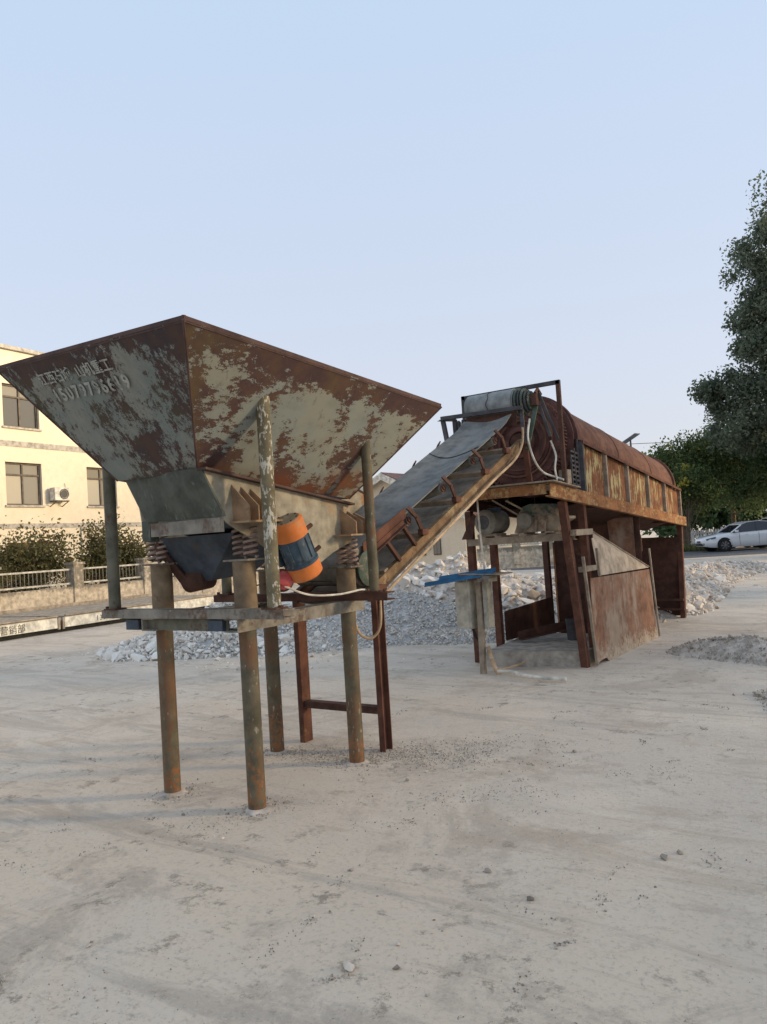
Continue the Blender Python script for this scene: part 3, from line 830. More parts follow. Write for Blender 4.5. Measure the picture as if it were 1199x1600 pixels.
for k, (x, rr) in enumerate(((.30, .165), (.335, .15), (.37, .15), (.405, .13), (.44, .11))):
    MB().lathe([(0, .001), (0, rr), (.018, rr), (.018, .001)], (x, HY, HZ), (1, 0, 0), 28).build('drive_disc', 'frame_grey' if k % 2 else 'green_case', cv)
MB().box((.50, HY, HZ + .0), (.07, .14, .13)).build('bearing_block', 'dark_rust', cv)
MB().path([(.52, HY - .05, HZ + .07), (.53, HY, HZ + .12), (.54, HY + .06, HZ + .06)], .02, 8).build('bearing_cap', 'red_rust', cv)
# head frame: low bench in front of the drum, portal behind it
MB().angle((-.62, 7.94, 2.985), (.42, 7.94, 2.965), .05, .05, .007).build('bench_rail', 'frame_grey', cv)
MB().angle((-.62, 8.32, 3.02), (-.62, 7.94, 2.985), .05, .05, .007).build('bench_rail', 'frame_grey', cv)
MB().prism([(-.30, 7.93, 2.80), (.34, 7.93, 2.80), (.34, 7.97, 2.965), (-.30, 7.97, 2.975)], (0, .008, 0)).build('head_plate', 'dark_rust', cv)
for p, q in (((-.60, 7.95, 2.98), (-.50, 7.86, 2.64)), ((-.58, 8.30, 3.0), (-.50, 8.10, 2.62)), ((-.46, 7.98, 2.98), (-.44, 7.96, 2.66)), ((-.40, 8.1, 2.98), (-.40, 8.05, 2.70))):
    MB().bar(p, q, .045, .045, (0, 1, 0)).build('bench_post', 'frame_grey', cv)
for p, q, w_ in (((.40, 7.96, 2.97), (.43, 7.90, 2.58), .04), ((.50, HY, HZ - .06), (.44, 7.94, 2.52), .05), ((.54, HY, HZ + .08), (.66, 8.34, 2.62), .03), ((.52, HY + .03, HZ - .02), (.62, 8.2, 2.66), .03)):
    MB().bar(p, q, w_, .02, (0, 1, 0)).build('head_brace', 'green_case' if w_ > .04 else 'frame_grey', cv)
MB().bar((.42, 7.94, 2.60), (.40, 8.05, 2.15), .06, .03, (0, 1, 0)).build('head_strut', 'red_rust', cv)
pl_ = [((-.49, 8.3, 2.15), (-.49, 8.3, 3.30)), ((.715, 8.3, 2.13), (.715, 8.3, 3.29))]
for p, q in pl_: MB().bar(p, q, .045, .045, (0, 1, 0)).build('portal_post', 'frame_grey' if p[0] < 0 else 'dark_rust', cv)
MB().bar((-.51, 8.3, 3.275), (.738, 8.3, 3.275), .045, .045).build('portal_beam', 'frame_grey', cv)
c1 = MB().path(bez([(.47, 8.0, 2.86), (.47, 7.92, 2.64), (.50, 7.98, 2.40), (.54, 8.12, 2.26), (.64, 8.25, 2.20), (.72, 8.25, 2.165)]), .012, 8).build('feed_cable', 'white_cable')
tag(c1, 'pale cable sagging from the conveyor head to the platform edge', 'cable')
c2 = MB().path(bez([(.60, 8.25, 2.62), (.63, 8.3, 2.45), (.64, 8.22, 2.30), (.645, 8.25, 2.165)]), .011, 8).build('feed_cable', 'white_cable')
tag(c2, 'short pale cable dropping straight to the platform in front of the drum', 'cable')

# ------------------------------------------------------------------ drum screen
tr = root('drum_screen', 'long rusty rotary drum screen on a tall steel frame with panelled side', 'drum screen', (0, 11, 0))
def zb(y): return 2.05 - .0705 * (y - 7.84)        # side beam centre
def zt(y): return 2.65 - .1026 * (y - 8.95)        # top of side panels
def za(y): return 2.70 - .099 * (y - 8.85)         # drum axis
AX = V((0, 1, -.099)).normalized()
def ap_(y): return V((0, y, za(y)))
dr = MB().lathe([(0, .60), (1.62, .60), (1.622, .607), (1.65, .607), (1.652, .60), (3.25, .60), (3.252, .607), (3.28, .607), (3.282, .60), (4.62, .60), (4.62, .585), (0, .585)], ap_(9.14), AX, 64, True).build('drum', 'drum_rust', tr)
MB().lathe([(0, .585), (.05, .585), (.05, .635), (0, .635)], ap_(13.70), AX, 64, True).build('end_ring', 'drum_rust', dr)
MB().lathe([(0, .56), (.085, .56), (.085, .645), (0, .645)], ap_(9.02), AX, 64, True).build('riding_ring', 'gear_rust', dr)
MB().lathe([(0, .52), (.018, .52), (.018, .625), (0, .625)], ap_(8.93), AX, 64, True).build('ring_flange', 'gear_rust', dr)
MB().lathe([(0, .30), (.24, .30), (.24, .56), (.20, .56), (.20, .52), (.02, .52), (.02, .40), (0, .40)], ap_(8.74), AX, 64, True).build('drum_neck', 'gear_rust', dr)
gear = MB().lathe([(0, .46), (.075, .46), (.075, .545), (0, .545)], ap_(8.78), AX, 84, True)
d_, a_, u_ = basis(AX)
for i in range(84):
    t = 2 * math.pi * i / 84
    rd_ = a_ * math.cos(t) + u_ * math.sin(t); tn = AX.cross(rd_)
    c0 = ap_(8.78)
    P = []
    for rr, hw in ((.543, .0125), (.575, .006)):
        P.append((rr, hw))
    q = [c0 + rd_ * .543 + tn * .0125, c0 + rd_ * .575 + tn * .006, c0 + rd_ * .575 - tn * .006, c0 + rd_ * .543 - tn * .0125]
    gear.prism(q, AX * .075)
gear.smooth = False
gear.build('ring_gear', 'gear_rust', dr)
MB().lathe([(.02, .31), (-.005, .30), (-.005, .26), (.03, .25), (.03, .20), (.0, .195), (.0, .14), (.04, .13), (.04, .001), (.06, .001), (.06, .31)], ap_(8.755), AX, 48).build('face_plate', 'gear_rust', dr)
for rr in (.35, .43):
    MB().lathe([(0, rr - .012), (-.022, rr - .012), (-.022, rr + .012), (0, rr + .012)], ap_(8.745), AX, 56, True).build('face_hoop', 'drum_rust', dr)
MB().lathe([(0, .001), (0, .10), (.10, .10), (.10, .001)], ap_(8.70), AX, 24).build('hub', 'dark_rust', dr)
# platform beams
for s_ in (1, -1):
    MB().channel((.72 * s_, 7.84, zb(7.84)), (.72 * s_, 13.95, zb(13.95)), .06, .15, .012, -s_).build('side_beam', 'beam_rust' if s_ > 0 else 'dark_rust', tr)
MB().channel((-.76, 7.86, zb(7.84) + .01), (.66, 7.86, zb(7.84) + .01), .06, .11, .01, -1).build('end_beam', 'beam_rust', tr)
MB().box((0, 13.92, zb(13.92)), (1.36, .06, .12)).build('end_beam', 'dark_rust', tr)
MB().prism([(-.78, 7.80, zb(7.84) + .083), (.78, 7.80, zb(7.84) + .083), (.78, 8.62, zb(8.62) + .083), (-.78, 8.62, zb(8.62) + .083)], (0, 0, .012)).build('platform_plate', 'dusty_steel', tr)
MB().box((.70, 8.36, 2.20), (.10, .12, .16)).build('bearing_stand', 'dusty_steel', tr)
for y in (9.6, 11.3, 13.0):
    MB().bar((-.68, y, zb(y) - .03), (.68, y, zb(y) - .03), .07, .07).build('cross_member', 'dark_rust', tr)
# side panels with uprights between them
PY = [8.95, 9.80, 10.72, 11.72, 12.66, 13.64]
for s_ in (1, -1):
    for i in range(5):
        y0, y1 = PY[i] + .03, PY[i + 1] - .03
        MB().prism([(.675 * s_, y0, zb(y0) + .076), (.675 * s_, y1, zb(y1) + .076), (.675 * s_, y1, zt(y1) - .02), (.675 * s_, y0, zt(y0) - .02)], (.006 * s_, 0, 0)).build('panel', 'panel_rust', tr)
    for y in PY:
        MB().bar((.70 * s_, y, zb(y) + .076), (.70 * s_, y, zt(y)), .055, .05, (0, 1, 0)).build('upright', 'dusty_steel' if y != PY[0] else 'frame_grey', tr)
    MB().angle((.735 * s_, PY[0] - .03, zt(PY[0])), (.735 * s_, PY[-1] + .03, zt(PY[-1])), -.06 * s_, -.03, .007).build('top_rail', 'red_rust', tr)
    # curved hood sheet between the rail and the drum
    MB().prism([(.71 * s_, PY[0], zt(PY[0]) + .008), (.71 * s_, PY[-1], zt(PY[-1]) + .008), (.60 * s_, PY[-1], zt(PY[-1]) + .05), (.60 * s_, PY[0], zt(PY[0]) + .05)], (0, 0, .005)).build('hood_strip', 'drum_rust', tr)
# dark expanded-metal guard ahead of the first panel
for k in range(9):
    z = zb(8.8) + .10 + k * .055
    MB().bar((.67, 8.66, z), (.67, 8.90, z - .02), .012, .022).build('guard_slat', 'frame_grey', tr)
for y in (8.66, 8.78, 8.90):
    MB().bar((.672, y, zb(y) + .076), (.672, y, zt(8.95) + .02 - (8.9 - y) * .9), .02, .018, (0, 1, 0)).build('guard_bar', 'frame_grey', tr)
# posts
def post(p, q, w_=.075, h_=.075, m_='red_rust', name='post'):
    return MB().channel(p, q, w_, h_, .009, 1, (0, 1, 0)).build(name, m_, tr)
post((.66, 8.80, -.03), (.66, 8.42, zb(8.42) - .075), .085, .085)
MB().bar((.745, 8.84, 0), (.745, 8.62, 1.28), .03, .03).build('edge_bar', 'dusty_steel', tr)
post((.66, 9.14, -.03), (.66, 9.04, zb(9.04) - .075), .085, .085)
MB().bar((.745, 9.16, 1.02), (.745, 9.10, 1.36), .025, .03).build('edge_bar', 'dusty_steel', tr)
MB().bar((.70, 8.66, 1.13), (.70, 9.10, 1.13), .07, .06).build('post_tie', 'dusty_steel', tr)
MB().bar((.70, 8.48, 1.565), (.70, 9.06, 1.565), .07, .07).build('post_tie', 'dusty_steel', tr)
for y in (8.74, 9.38, 11.18):
    post((-.70, y, .0), (-.70, y - .02, zb(y) - .075), .085, .085, 'red_rust' if y < 10 else 'dark_rust')
post((.665, 13.62, -.03), (.665, 13.86, zb(13.86) - .075), .08, .08)
post((-.70, 13.62, -.03), (-.70, 13.86, zb(13.86) - .075), .08, .08)
MB().prism([(.825, 11.32, 0), (.755, 11.38, 1.26), (.735, 11.38, 1.26), (.805, 11.32, 0)], (0, .035, 0)).build('divider_edge', 'dusty_steel', tr)
post((.60, 11.30, 1.0), (.60, 11.36, zb(11.3) - .075), .10, .08, 'dark_rust')
# lower skirt plates, partition and chutes
lowp = MB(); nx_, nz_ = 22, 10
for j in range(nz_ + 1):
    for i in range(nx_ + 1):
        u, v = i / nx_, j / nz_
        y = 8.86 + u * 2.44; z = v * (1.045 - .05 * u) - .03
        x = .725 + .085 * u * (1 - .7 * v) + .02 * noise.noise(V((y * .9, z * 1.4, 0))) + .012 * math.sin(u * math.pi)
        if j == 0: z += .05 * noise.noise(V((y * 4, 0, 5))) + (.05 if i < 4 else 0)
        lowp.v.append(V((x, y, z)))
W = nx_ + 1
nb_ = len(lowp.v)
lowp.v += [p - V((.006, 0, 0)) for p in list(lowp.v)]
for j in range(nz_):
    for i in range(nx_):
        q = (j * W + i, j * W + i + 1, (j + 1) * W + i + 1, (j + 1) * W + i)
        lowp.f.append(q); lowp.f.append(tuple(k + nb_ for k in reversed(q)))
for j in range(nz_):
    for i in (0, nx_): lowp.f.append((j * W + i, (j + 1) * W + i, (j + 1) * W + i + nb_, j * W + i + nb_))
for i in range(nx_):
    for j in (0, nz_): lowp.f.append((j * W + i, j * W + i + 1, j * W + i + 1 + nb_, j * W + i + nb_))
lowp.smooth = True
lowp.build('lower_plate', 'dusty_plate', tr)
MB().prism([(.735, 9.14, 1.025), (.735, 11.34, .985), (.50, 9.62, 1.575), (.66, 9.20, 1.50)], (-.004, 0, .004)).build('chute_sheet', 'chute_sheet', tr)
MB().bar((.735, 11.36, .995), (.50, 9.62, 1.585), .02, .014).build('chute_rim', 'dusty_steel', tr)
MB().prism([(-.66, 11.30, .02), (.66, 11.30, .02), (.66, 11.30, zb(11.3) - .08), (-.66, 11.30, zb(11.3) - .08)], (0, .008, 0)).build('partition', 'dark_rust', tr)
MB().prism([(.24, 11.26, 1.10), (.58, 11.26, 1.10), (.58, 11.26, zb(11.3) - .08), (.20, 11.26, zb(11.3) - .08)], (0, .012, 0)).build('wear_plate', 'dusty_plate', tr)
MB().prism([(-.70, 9.46, .17), (-.70, 11.12, .12), (-.70, 11.12, .60), (-.70, 9.46, .56)], (.007, 0, 0)).build('lower_plate', 'dark_rust', tr)
MB().prism([(-.70, 11.34, .02), (-.70, 13.60, .02), (-.70, 13.60, 1.36), (-.70, 11.34, 1.42)], (.007, 0, 0)).build('wall_plate', 'dark_rust', tr)
MB().prism([(-.66, 13.72, .02), (.655, 13.72, .02), (.655, 13.76, 1.36), (-.66, 13.76, 1.40)], (0, .008, 0)).build('wall_plate', 'dark_rust', tr)
for z in (.14, .30):
    MB().bar((-.66, 13.68, z), (.66, 13.60, z), .05, .035).build('sill_bar', 'dark_rust', tr)
MB().path(bez([(.62, 11.42, 1.22), (.58, 11.55, 1.42), (.50, 11.75, 1.50)], 6), .025, 8).build('bent_brace', 'dark_rust', tr)
# sloping catch tray under the drum
MB().prism([(-.62, 9.0, 1.98), (-.62, 13.6, 1.66), (.10, 13.6, 1.50), (.10, 9.0, 1.80)], (0, 0, .008)).build('catch_tray', 'dark_rust', tr)
MB().prism([(.62, 9.2, 1.96), (.62, 13.6, 1.66), (.10, 13.6, 1.50), (.10, 9.2, 1.80)], (0, 0, .008)).build('catch_tray', 'dark_rust', tr)
# motor shelf
MB().channel((-.72, 8.58, 1.515), (.68, 8.58, 1.525), .06, .085, .009, -1).build('shelf_beam', 'dusty_steel', tr)
MB().channel((-.72, 9.20, 1.515), (.68, 9.20, 1.525), .06, .085, .009, 1).build('shelf_beam', 'dark_rust', tr)
for i, (x, wd) in enumerate(((-.5, .10), (-.28, .08), (.05, .10), (.30, .08), (.50, .07))):
    MB().box((x, 8.88, 1.572), (wd, .66, .022)).build('shelf_slat', 'dusty_steel', tr)
for p, q in (((-.30, 8.5, 2.02), (.02, 8.66, 1.78)), ((-.12, 8.5, 2.0), (.16, 8.66, 1.80))):
    MB().bar(p, q, .03, .02).build('hanger', 'dusty_steel', tr)
MB().prism([(-.78, 8.55, 1.56), (-.63, 8.55, 1.56), (-.56, 8.55, 1.84), (-.60, 8.55, 1.88)], (0, .012, 0)).build('side_guard', 'dark_rust', tr)

em = root('electric_motor', 'dusty grey electric motor with blue top at the left of the shelf under the platform', 'electric motor', (-.42, 8.7, 1.583))
mb_ = MB().lathe([(0, .001), (0, .10), (.01, .125), (.04, .158), (.05, .158), (.055, .145), (.36, .145), (.37, .12), (.40, .10), (.40, .03), (.50, .03), (.50, .001)], (-.43, 8.48, 1.755), (.18, 1, 0), 32).build('casing', 'dusty_motor', em)
MB().lathe([(-.006, .001), (-.006, .085), (.004, .09)], (-.43, 8.48, 1.755), (.18, 1, 0), 24).build('fan_cover', 'frame_grey', em)
for i in range(9):
    t = R(-70 + 35 * i)
    MB().bar((-.43 + .148 * math.cos(t), 8.56, 1.755 + .148 * math.sin(t)), (-.40 + .148 * math.cos(t), 8.82, 1.755 + .148 * math.sin(t)), .007, .02, (math.cos(t), 0, math.sin(t))).build('cooling_fin', 'dusty_motor', em)
MB().box((-.42, 8.68, 1.598), (.26, .28, .030)).build('foot', 'dusty_steel', em)
MB().box((-.36, 8.66, 1.905), (.12, .14, .05)).build('terminal_box', 'motor_blue', em)
gr = root('gear_reducer', 'squat green and beige gear reducer with round input disc beside the motor on the shelf', 'gear reducer', (.26, 8.75, 1.583))
gc = MB()
prof = [(-.20, 1.60), (.34, 1.60), (.40, 1.70), (.47, 1.735), (.47, 1.765), (.36, 1.775), (.33, 1.86), (.24, 1.915), (.02, 1.925), (-.08, 1.895), (-.15, 1.80), (-.16, 1.70)]
gc.prism([(x + .12, 8.60, z) for x, z in prof], (0, .30, 0)).build('casing', 'dusty_steel', gr)
gt = MB().prism([(x * .96 + .125, 8.585, z + .012) for x, z in [(.36, 1.775), (.33, 1.86), (.24, 1.915), (.02, 1.925), (-.08, 1.895), (-.12, 1.80), (-.02, 1.80), (.04, 1.76), (.12, 1.79), (.2, 1.755), (.28, 1.785)]], (0, .33, 0)).build('cover', 'green_case', gr)
MB().lathe([(0, .001), (0, .085), (.015, .10), (.06, .10), (.06, .001)], (.08, 8.525, 1.745), (.1, 1, 0), 28).build('input_disc', 'dusty_motor', gr)
for x in (.02, .38):
    MB().box((x, 8.72, 1.592), (.10, .34, .018)).build('foot', 'dusty_steel', gr)
for x in (.20, .32):
    MB().bar((x, 8.588, 1.61), (x + .02, 8.588, 1.75), .03, .02, (0, 1, 0)).build('casing_rib', 'dusty_steel', gr)

pn = MB().prism([(-.56, 8.56, -.05), (.63, 8.80, -.05), (.64, 10.3, -.05), (-.70, 10.3, -.05)], (0, 0, .215)).build('concrete_plinth', 'concrete')
tag(pn, 'low concrete plinth under the front of the drum screen', 'concrete plinth')
bk = root('black_bucket', 'dark round bucket standing on the plinth inside the frame', 'bucket', (.16, 9.72, .165))
MB().lathe([(0, .001), (0, .09), (.27, .105), (.27, .095), (.02, .08), (.02, .001)], (.16, 9.72, .168), (0, 0, 1), 24).build('bucket_body', 'frame_grey', bk)
MB().path([V((.16 + .105 * math.cos(t), 9.72, .42 - .05 * math.sin(t))) for t in np.linspace(0, math.pi, 12)], .005, 6).build('handle', 'dark_cable', bk)
ir = MB().angle((-.46, 9.35, .20), (.10, 9.95, .30), .09, .11, .008).build('steel_angle', 'dark_rust')
tag(ir, 'rusty steel angle lying on the plinth beside the dark bucket', 'steel angle')

# ------------------------------------------------------------------ control cabinet on its post
cb_ = root('control_cabinet', 'beige electrical cabinet hung on a steel post under blue roof sheets', 'control cabinet', (-.33, 8.1, 0))
MB().channel((-.335, 8.10, -.05), (-.335, 8.13, 1.06), .06, .06, .008, 1, (0, 1, 0)).build('post', 'dusty_steel', cb_)
MB().bar((-.41, 8.16, -.02), (-.39, 8.17, .52), .018, .018, (0, 1, 0)).build('support_rod', 'dusty_steel', cb_)
bx_ = MB().box((-.545, 8.14, .80), (.20, .17, .58), R(-16)).build('cabinet_box', 'cabinet', cb_)
MB().box((-.520, 8.055, .80), (.165, .014, .54), R(-16)).build('cabinet_door', 'cabinet', bx_)
MB().box((-.45, 8.035, .80), (.012, .014, .05), R(-16)).build('latch', 'frame_grey', bx_)
MB().box((-.275, 8.16, .80), (.07, .10, .56), R(-10)).build('cable_duct', 'cabinet', cb_)
MB().box((-.37, 8.10, 1.095), (.46, .17, .07), R(-10)).build('roof_plank', 'stand_channel', cb_)
MB().prism([(-.55, 7.98, 1.150), (-.02, 8.02, 1.135), (.02, 8.26, 1.14), (-.52, 8.28, 1.155)], (0, 0, .012)).build('roof_board', 'dusty_steel', cb_)
def corrugated(p, q, wdt, n, mat_, name, tilt=28):
    p, q = V(p), V(q)
    d, s2, u2 = basis(q - p)
    s2, u2 = (s2 * math.cos(R(tilt)) + u2 * math.sin(R(tilt))), (u2 * math.cos(R(tilt)) - s2 * math.sin(R(tilt)))
    m = MB(); pr = []
    for i in range(n * 4 + 1):
        pr.append((-wdt / 2 + wdt * i / (n * 4), .012 * math.sin(i * math.pi / 2)))
    pr2 = [(a, b - .003) for a, b in reversed(pr)]
    for k in range(len(pr) - 1):
        m.prism([p + s2 * pr[k][0] + u2 * pr[k][1], p + s2 * pr[k + 1][0] + u2 * pr[k + 1][1], p + s2 * pr[k + 1][0] + u2 * (pr[k + 1][1] - .003), p + s2 * pr[k][0] + u2 * (pr[k][1] - .003)], q - p)
    return m.build(name, mat_, cb_)
corrugated((-.14, 8.08, 1.165), (-.90, 7.78, 1.060), .10, 2, 'blue_sheet', 'roof_sheet')
corrugated((-.16, 8.18, 1.190), (-.80, 7.96, 1.120), .10, 2, 'blue_sheet', 'roof_sheet')
MB().path(bez([(-.36, 8.22, 2.10), (-.335, 8.2, 1.6), (-.31, 8.2, 1.16), (-.30, 8.21, .9), (-.31, 8.19, .55), (-.335, 8.16, .40)], 8), .012, 8).build('conduit_rod', 'white_cable', cb_)
for dx in (0, .02):
    MB().path(bez([(-.50 + dx, 8.14, .52), (-.47 + dx, 8.15, .40), (-.41, 8.13, .33), (-.37, 8.12, .2)], 8), .009, 6).build('flex_cable', 'dark_cable', cb_)
pv = MB().path(bez([(-.30, 8.13, .30), (-.26, 8.12, .16), (-.20, 8.10, .03), (-.16, 8.10, -.02)], 8), .026, 10).build('conduit_pipe', 'conduit')
tag(pv, 'beige conduit pipe curving into the ground at the cabinet post', 'pipe')
hs = MB().path(bez([(-.20, 8.10, .018), (0, 8.06, .03), (.22, 7.93, .022), (.45, 7.86, .018), (.72, 7.90, .008)], 10), .020, 10, radii=None).build('ground_pipe', 'white_cable')
tag(hs, 'pale plastic pipe lying on the ground in front of the plinth', 'pipe')
hs2 = MB().path(bez([(-.18, 8.12, .03), (-.06, 8.38, .05), (-.02, 8.52, .07)], 8), .012, 8).build('ground_pipe', 'conduit')
tag(hs2, 'short bent tan pipe end leaning against the plinth', 'pipe')

# ------------------------------------------------------------------ stones, heaps, grit
def hull(seed, n=13, flat=.75):
    rg = random.Random(seed)
    bm = bmesh.new()
    for _ in range(n):
        v = V((rg.gauss(0, 1), rg.gauss(0, 1), rg.gauss(0, 1))).normalized()
        v = V((v.x * rg.uniform(.8, 1.15), v.y * rg.uniform(.7, 1.0), v.z * flat * rg.uniform(.75, 1.05)))
        bm.verts.new(v)
    r_ = bmesh.ops.convex_hull(bm, input=bm.verts)
    bmesh.ops.delete(bm, geom=[e for e in r_['geom_interior'] if isinstance(e, bmesh.types.BMVert)], context='VERTS')
    bmesh.ops.triangulate(bm, faces=bm.faces)
    bm.verts.index_update()
    vv = np.array([v.co[:] for v in bm.verts]); ff = np.array([[v.index for v in f.verts] for f in bm.faces])
    bm.free()
    return vv, ff
HULLS = [hull(i) for i in range(10)]
CHIPS = [hull(50 + i, 7, .6) for i in range(8)]
STONE_ME = {}
def stone_mesh(i, mat):
    if (i, mat) not in STONE_ME:
        vv, ff = HULLS[i]
        me = bpy.data.meshes.new('stone'); me.from_pydata([tuple(v) for v in vv], [], [tuple(f) for f in ff.tolist()])
        me.materials.append(M[mat]); STONE_ME[i, mat] = me
    return STONE_ME[i, mat]
def rot_rand(rg):
    q = rg.normal(size=4); q /= np.linalg.norm(q); a, b, c, d = q
    return np.array([[1 - 2 * (c * c + d * d), 2 * (b * c - a * d), 2 * (b * d + a * c)], [2 * (b * c + a * d), 1 - 2 * (b * b + d * d), 2 * (c * d - a * b)], [2 * (b * d - a * c), 2 * (c * d + a * b), 1 - 2 * (b * b + c * c)]])
def scatter(name, pts, sizes, mat, parent=None, lib=None):
    vs_, fs_, o_ = [], [], 0
    lib = lib or CHIPS
    for p, s_ in zip(pts, sizes):
        vv, ff = lib[RNG.integers(len(lib))]
        v = (vv * s_) @ rot_rand(RNG).T + np.array(p)
        vs_.append(v); fs_.append(ff + o_); o_ += len(v)
    return np_mesh(name, np.concatenate(vs_), np.concatenate(fs_), mat, parent)
def seg_h(x, y, ridge, wd, pw):
    best = 0
    for (x0, y0, h0), (x1, y1, h1) in zip(ridge[:-1], ridge[1:]):
        L2 = (x1 - x0) ** 2 + (y1 - y0) ** 2
        t = min(1, max(0, ((x - x0) * (x1 - x0) + (y - y0) * (y1 - y0)) / L2))
        d = math.hypot(x - x0 - t * (x1 - x0), y - y0 - t * (y1 - y0))
        H = h0 + t * (h1 - h0)
        k = d / wd
        if k < 1:
            best = max(best, H * (math.sqrt((1 - k) ** 2 + .012) - .11 + .0) * 1.0 if pw == 1 else H * (1 - k * k) ** pw)
    return best
def heap(name, label, cat, ridge, wd, base_mat, small, n_small, s_small, big, n_big, s_big, lump=.05, pw=1, group=None):
    cx = sum(r[0] for r in ridge) / len(ridge); cy = sum(r[1] for r in ridge) / len(ridge)
    rt = root(name, label, cat, (cx, cy, 0), group)
    def h(x, y):
        e = wd * .12 * noise.noise(V((x * 1.1, y * 1.1, 4)))
        b = seg_h(x + e, y + e, ridge, wd, pw)
        return b + (lump * noise.noise(V((x * 3, y * 3, 1))) * min(1, b * 5) if b > 0 else 0)
    x0 = min(r[0] for r in ridge) - wd * 1.1; x1 = max(r[0] for r in ridge) + wd * 1.1
    y0 = min(r[1] for r in ridge) - wd * 1.1; y1 = max(r[1] for r in ridge) + wd * 1.1
    step = max(.05, wd / 22)
    xs = np.arange(x0, x1, step); ys = np.arange(y0, y1, step)
    H = np.array([[h(x, y) for x in xs] for y in ys])
    vv = [(x, y, H[j, i] - .035) for j, y in enumerate(ys) for i, x in enumerate(xs)]
    nx = len(xs)
    ff = [(j * nx + i, j * nx + i + 1, (j + 1) * nx + i + 1, (j + 1) * nx + i) for j in range(len(ys) - 1) for i in range(nx - 1) if H[j:j + 2, i:i + 2].max() > .002]
    used = sorted({k for f in ff for k in f}); mp = {k: i for i, k in enumerate(used)}
    np_mesh('mound', [vv[k] for k in used], [[mp[k] for k in f] for f in ff], base_mat, rt, True)
    rg = random.Random(hash(name + label) % 1000 if False else len(label))
    pts, sz_ = [], []
    tries = 0
    while len(pts) < n_small and tries < n_small * 12:
        tries += 1
        x, y = rg.uniform(x0, x1), rg.uniform(y0, y1)
        b = h(x, y)
        if b <= .01 and rg.random() > .05: continue
        s_ = rg.uniform(*s_small) * (1 if rg.random() < .85 else 1.6)
        pts.append((x, y, max(b, 0) - .02 + s_ * .25)); sz_.append(s_)
    o = scatter('gravel', pts, sz_, small, rt)
    tag(o, kind='stuff')
    k = 0; tries = 0
    og = origin(rt)
    while k < n_big and tries < n_big * 40:
        tries += 1
        x, y = rg.uniform(x0, x1), rg.uniform(y0, y1)
        b = h(x, y)
        if b < .02 and rg.random() > .02: continue
        s_ = rg.uniform(*s_big) * (1 if rg.random() < .8 else 1.4)
        so_ = bpy.data.objects.new('stone', stone_mesh(rg.randrange(10), big))
        COL.objects.link(so_); so_.parent = rt
        so_.location = V((x, y, max(b, 0) - .02 + s_ * .15)) - og
        so_.rotation_euler = (rg.uniform(-.6, .6), rg.uniform(-.6, .6), rg.uniform(0, 6.28))
        so_.scale = (s_ * rg.uniform(.8, 1.3), s_ * rg.uniform(.7, 1.1), s_ * rg.uniform(.55, .95))
        k += 1
    return rt
worn('heap_grey', (.46, .44, .415), [((.22, .215, .21), 4, .52, .62, 30, .5, ONE, N0)], .95, .6)
worn('heap_pale', (.58, .52, .455), [((.33, .29, .25), 4, .52, .62, 30, .5, ONE, N0)], .95, .6)
worn('heap_sand', (.50, .435, .365), [((.36, .305, .25), 5, .52, .62, 40, .5, ONE, N0)], .95, .6)
heap('gravel_heap', 'pale chunky gravel heap at the left behind the hopper legs', 'gravel heap', [(-6.5, 9.05, .55), (-6.0, 9.4, .92), (-5.2, 9.95, .80), (-4.4, 10.5, .60)], 1.55, 'heap_grey', 'gravel', 7500, (.014, .048), 'gravel', 240, (.055, .125))
heap('gravel_heap', 'fine grey gravel heap behind the conveyor tail', 'gravel heap', [(-4.7, 10.35, .78), (-3.9, 10.8, .93), (-3.1, 11.3, .80), (-2.3, 11.6, .45)], 1.65, 'heap_grey', 'gravel_fine', 13000, (.011, .026), 'gravel', 45, (.03, .055), .03)
heap('rubble_heap', 'tall heap of large whitish stone blocks seen under the conveyor', 'rubble heap', [(-4.8, 12.0, 1.10), (-4.0, 12.7, 1.22), (-3.4, 13.2, 1.42), (-2.9, 13.9, 1.10)], 1.6, 'heap_pale', 'rubble', 1500, (.03, .08), 'rubble', 285, (.075, .19), .12)
heap('rubble_heap', 'broken stone heap seen through the drum screen frame', 'rubble heap', [(-2.9, 14.6, .85), (-2.2, 15.2, .70), (-1.3, 16.0, .72)], 1.6, 'heap_pale', 'rubble', 3200, (.025, .07), 'rubble', 130, (.07, .15), .10)
heap('rubble_heap', 'low sprawl of pinkish white stones right of the drum screen', 'rubble heap', [(-.3, 14.5, .95), (-.5, 16.5, .80), (-.9, 20.0, .50), (-.9, 24.5, .42), (-.3, 26.5, .3)], 1.25, 'heap_pale', 'rubble_warm', 4500, (.022, .06), 'rubble_warm', 190, (.06, .15), .10)
heap('sand_heap', 'small flat heap of grey sand on the open ground at the right', 'sand heap', [(1.75, 10.15, .17), (2.2, 9.9, .23), (2.9, 9.65, .16)], .62, 'heap_sand', 'dark_grit', 1500, (.006, .018), 'dark_grit', 26, (.025, .05), .05, 2)
heap('sand_heap', 'dark crumbly dirt patch at the right edge of the yard', 'dirt heap', [(2.86, 7.75, .05), (3.1, 7.2, .09), (3.4, 6.9, .09)], .42, 'heap_sand', 'dark_grit', 900, (.006, .016), 'dark_grit', 16, (.02, .04), .04, 2)

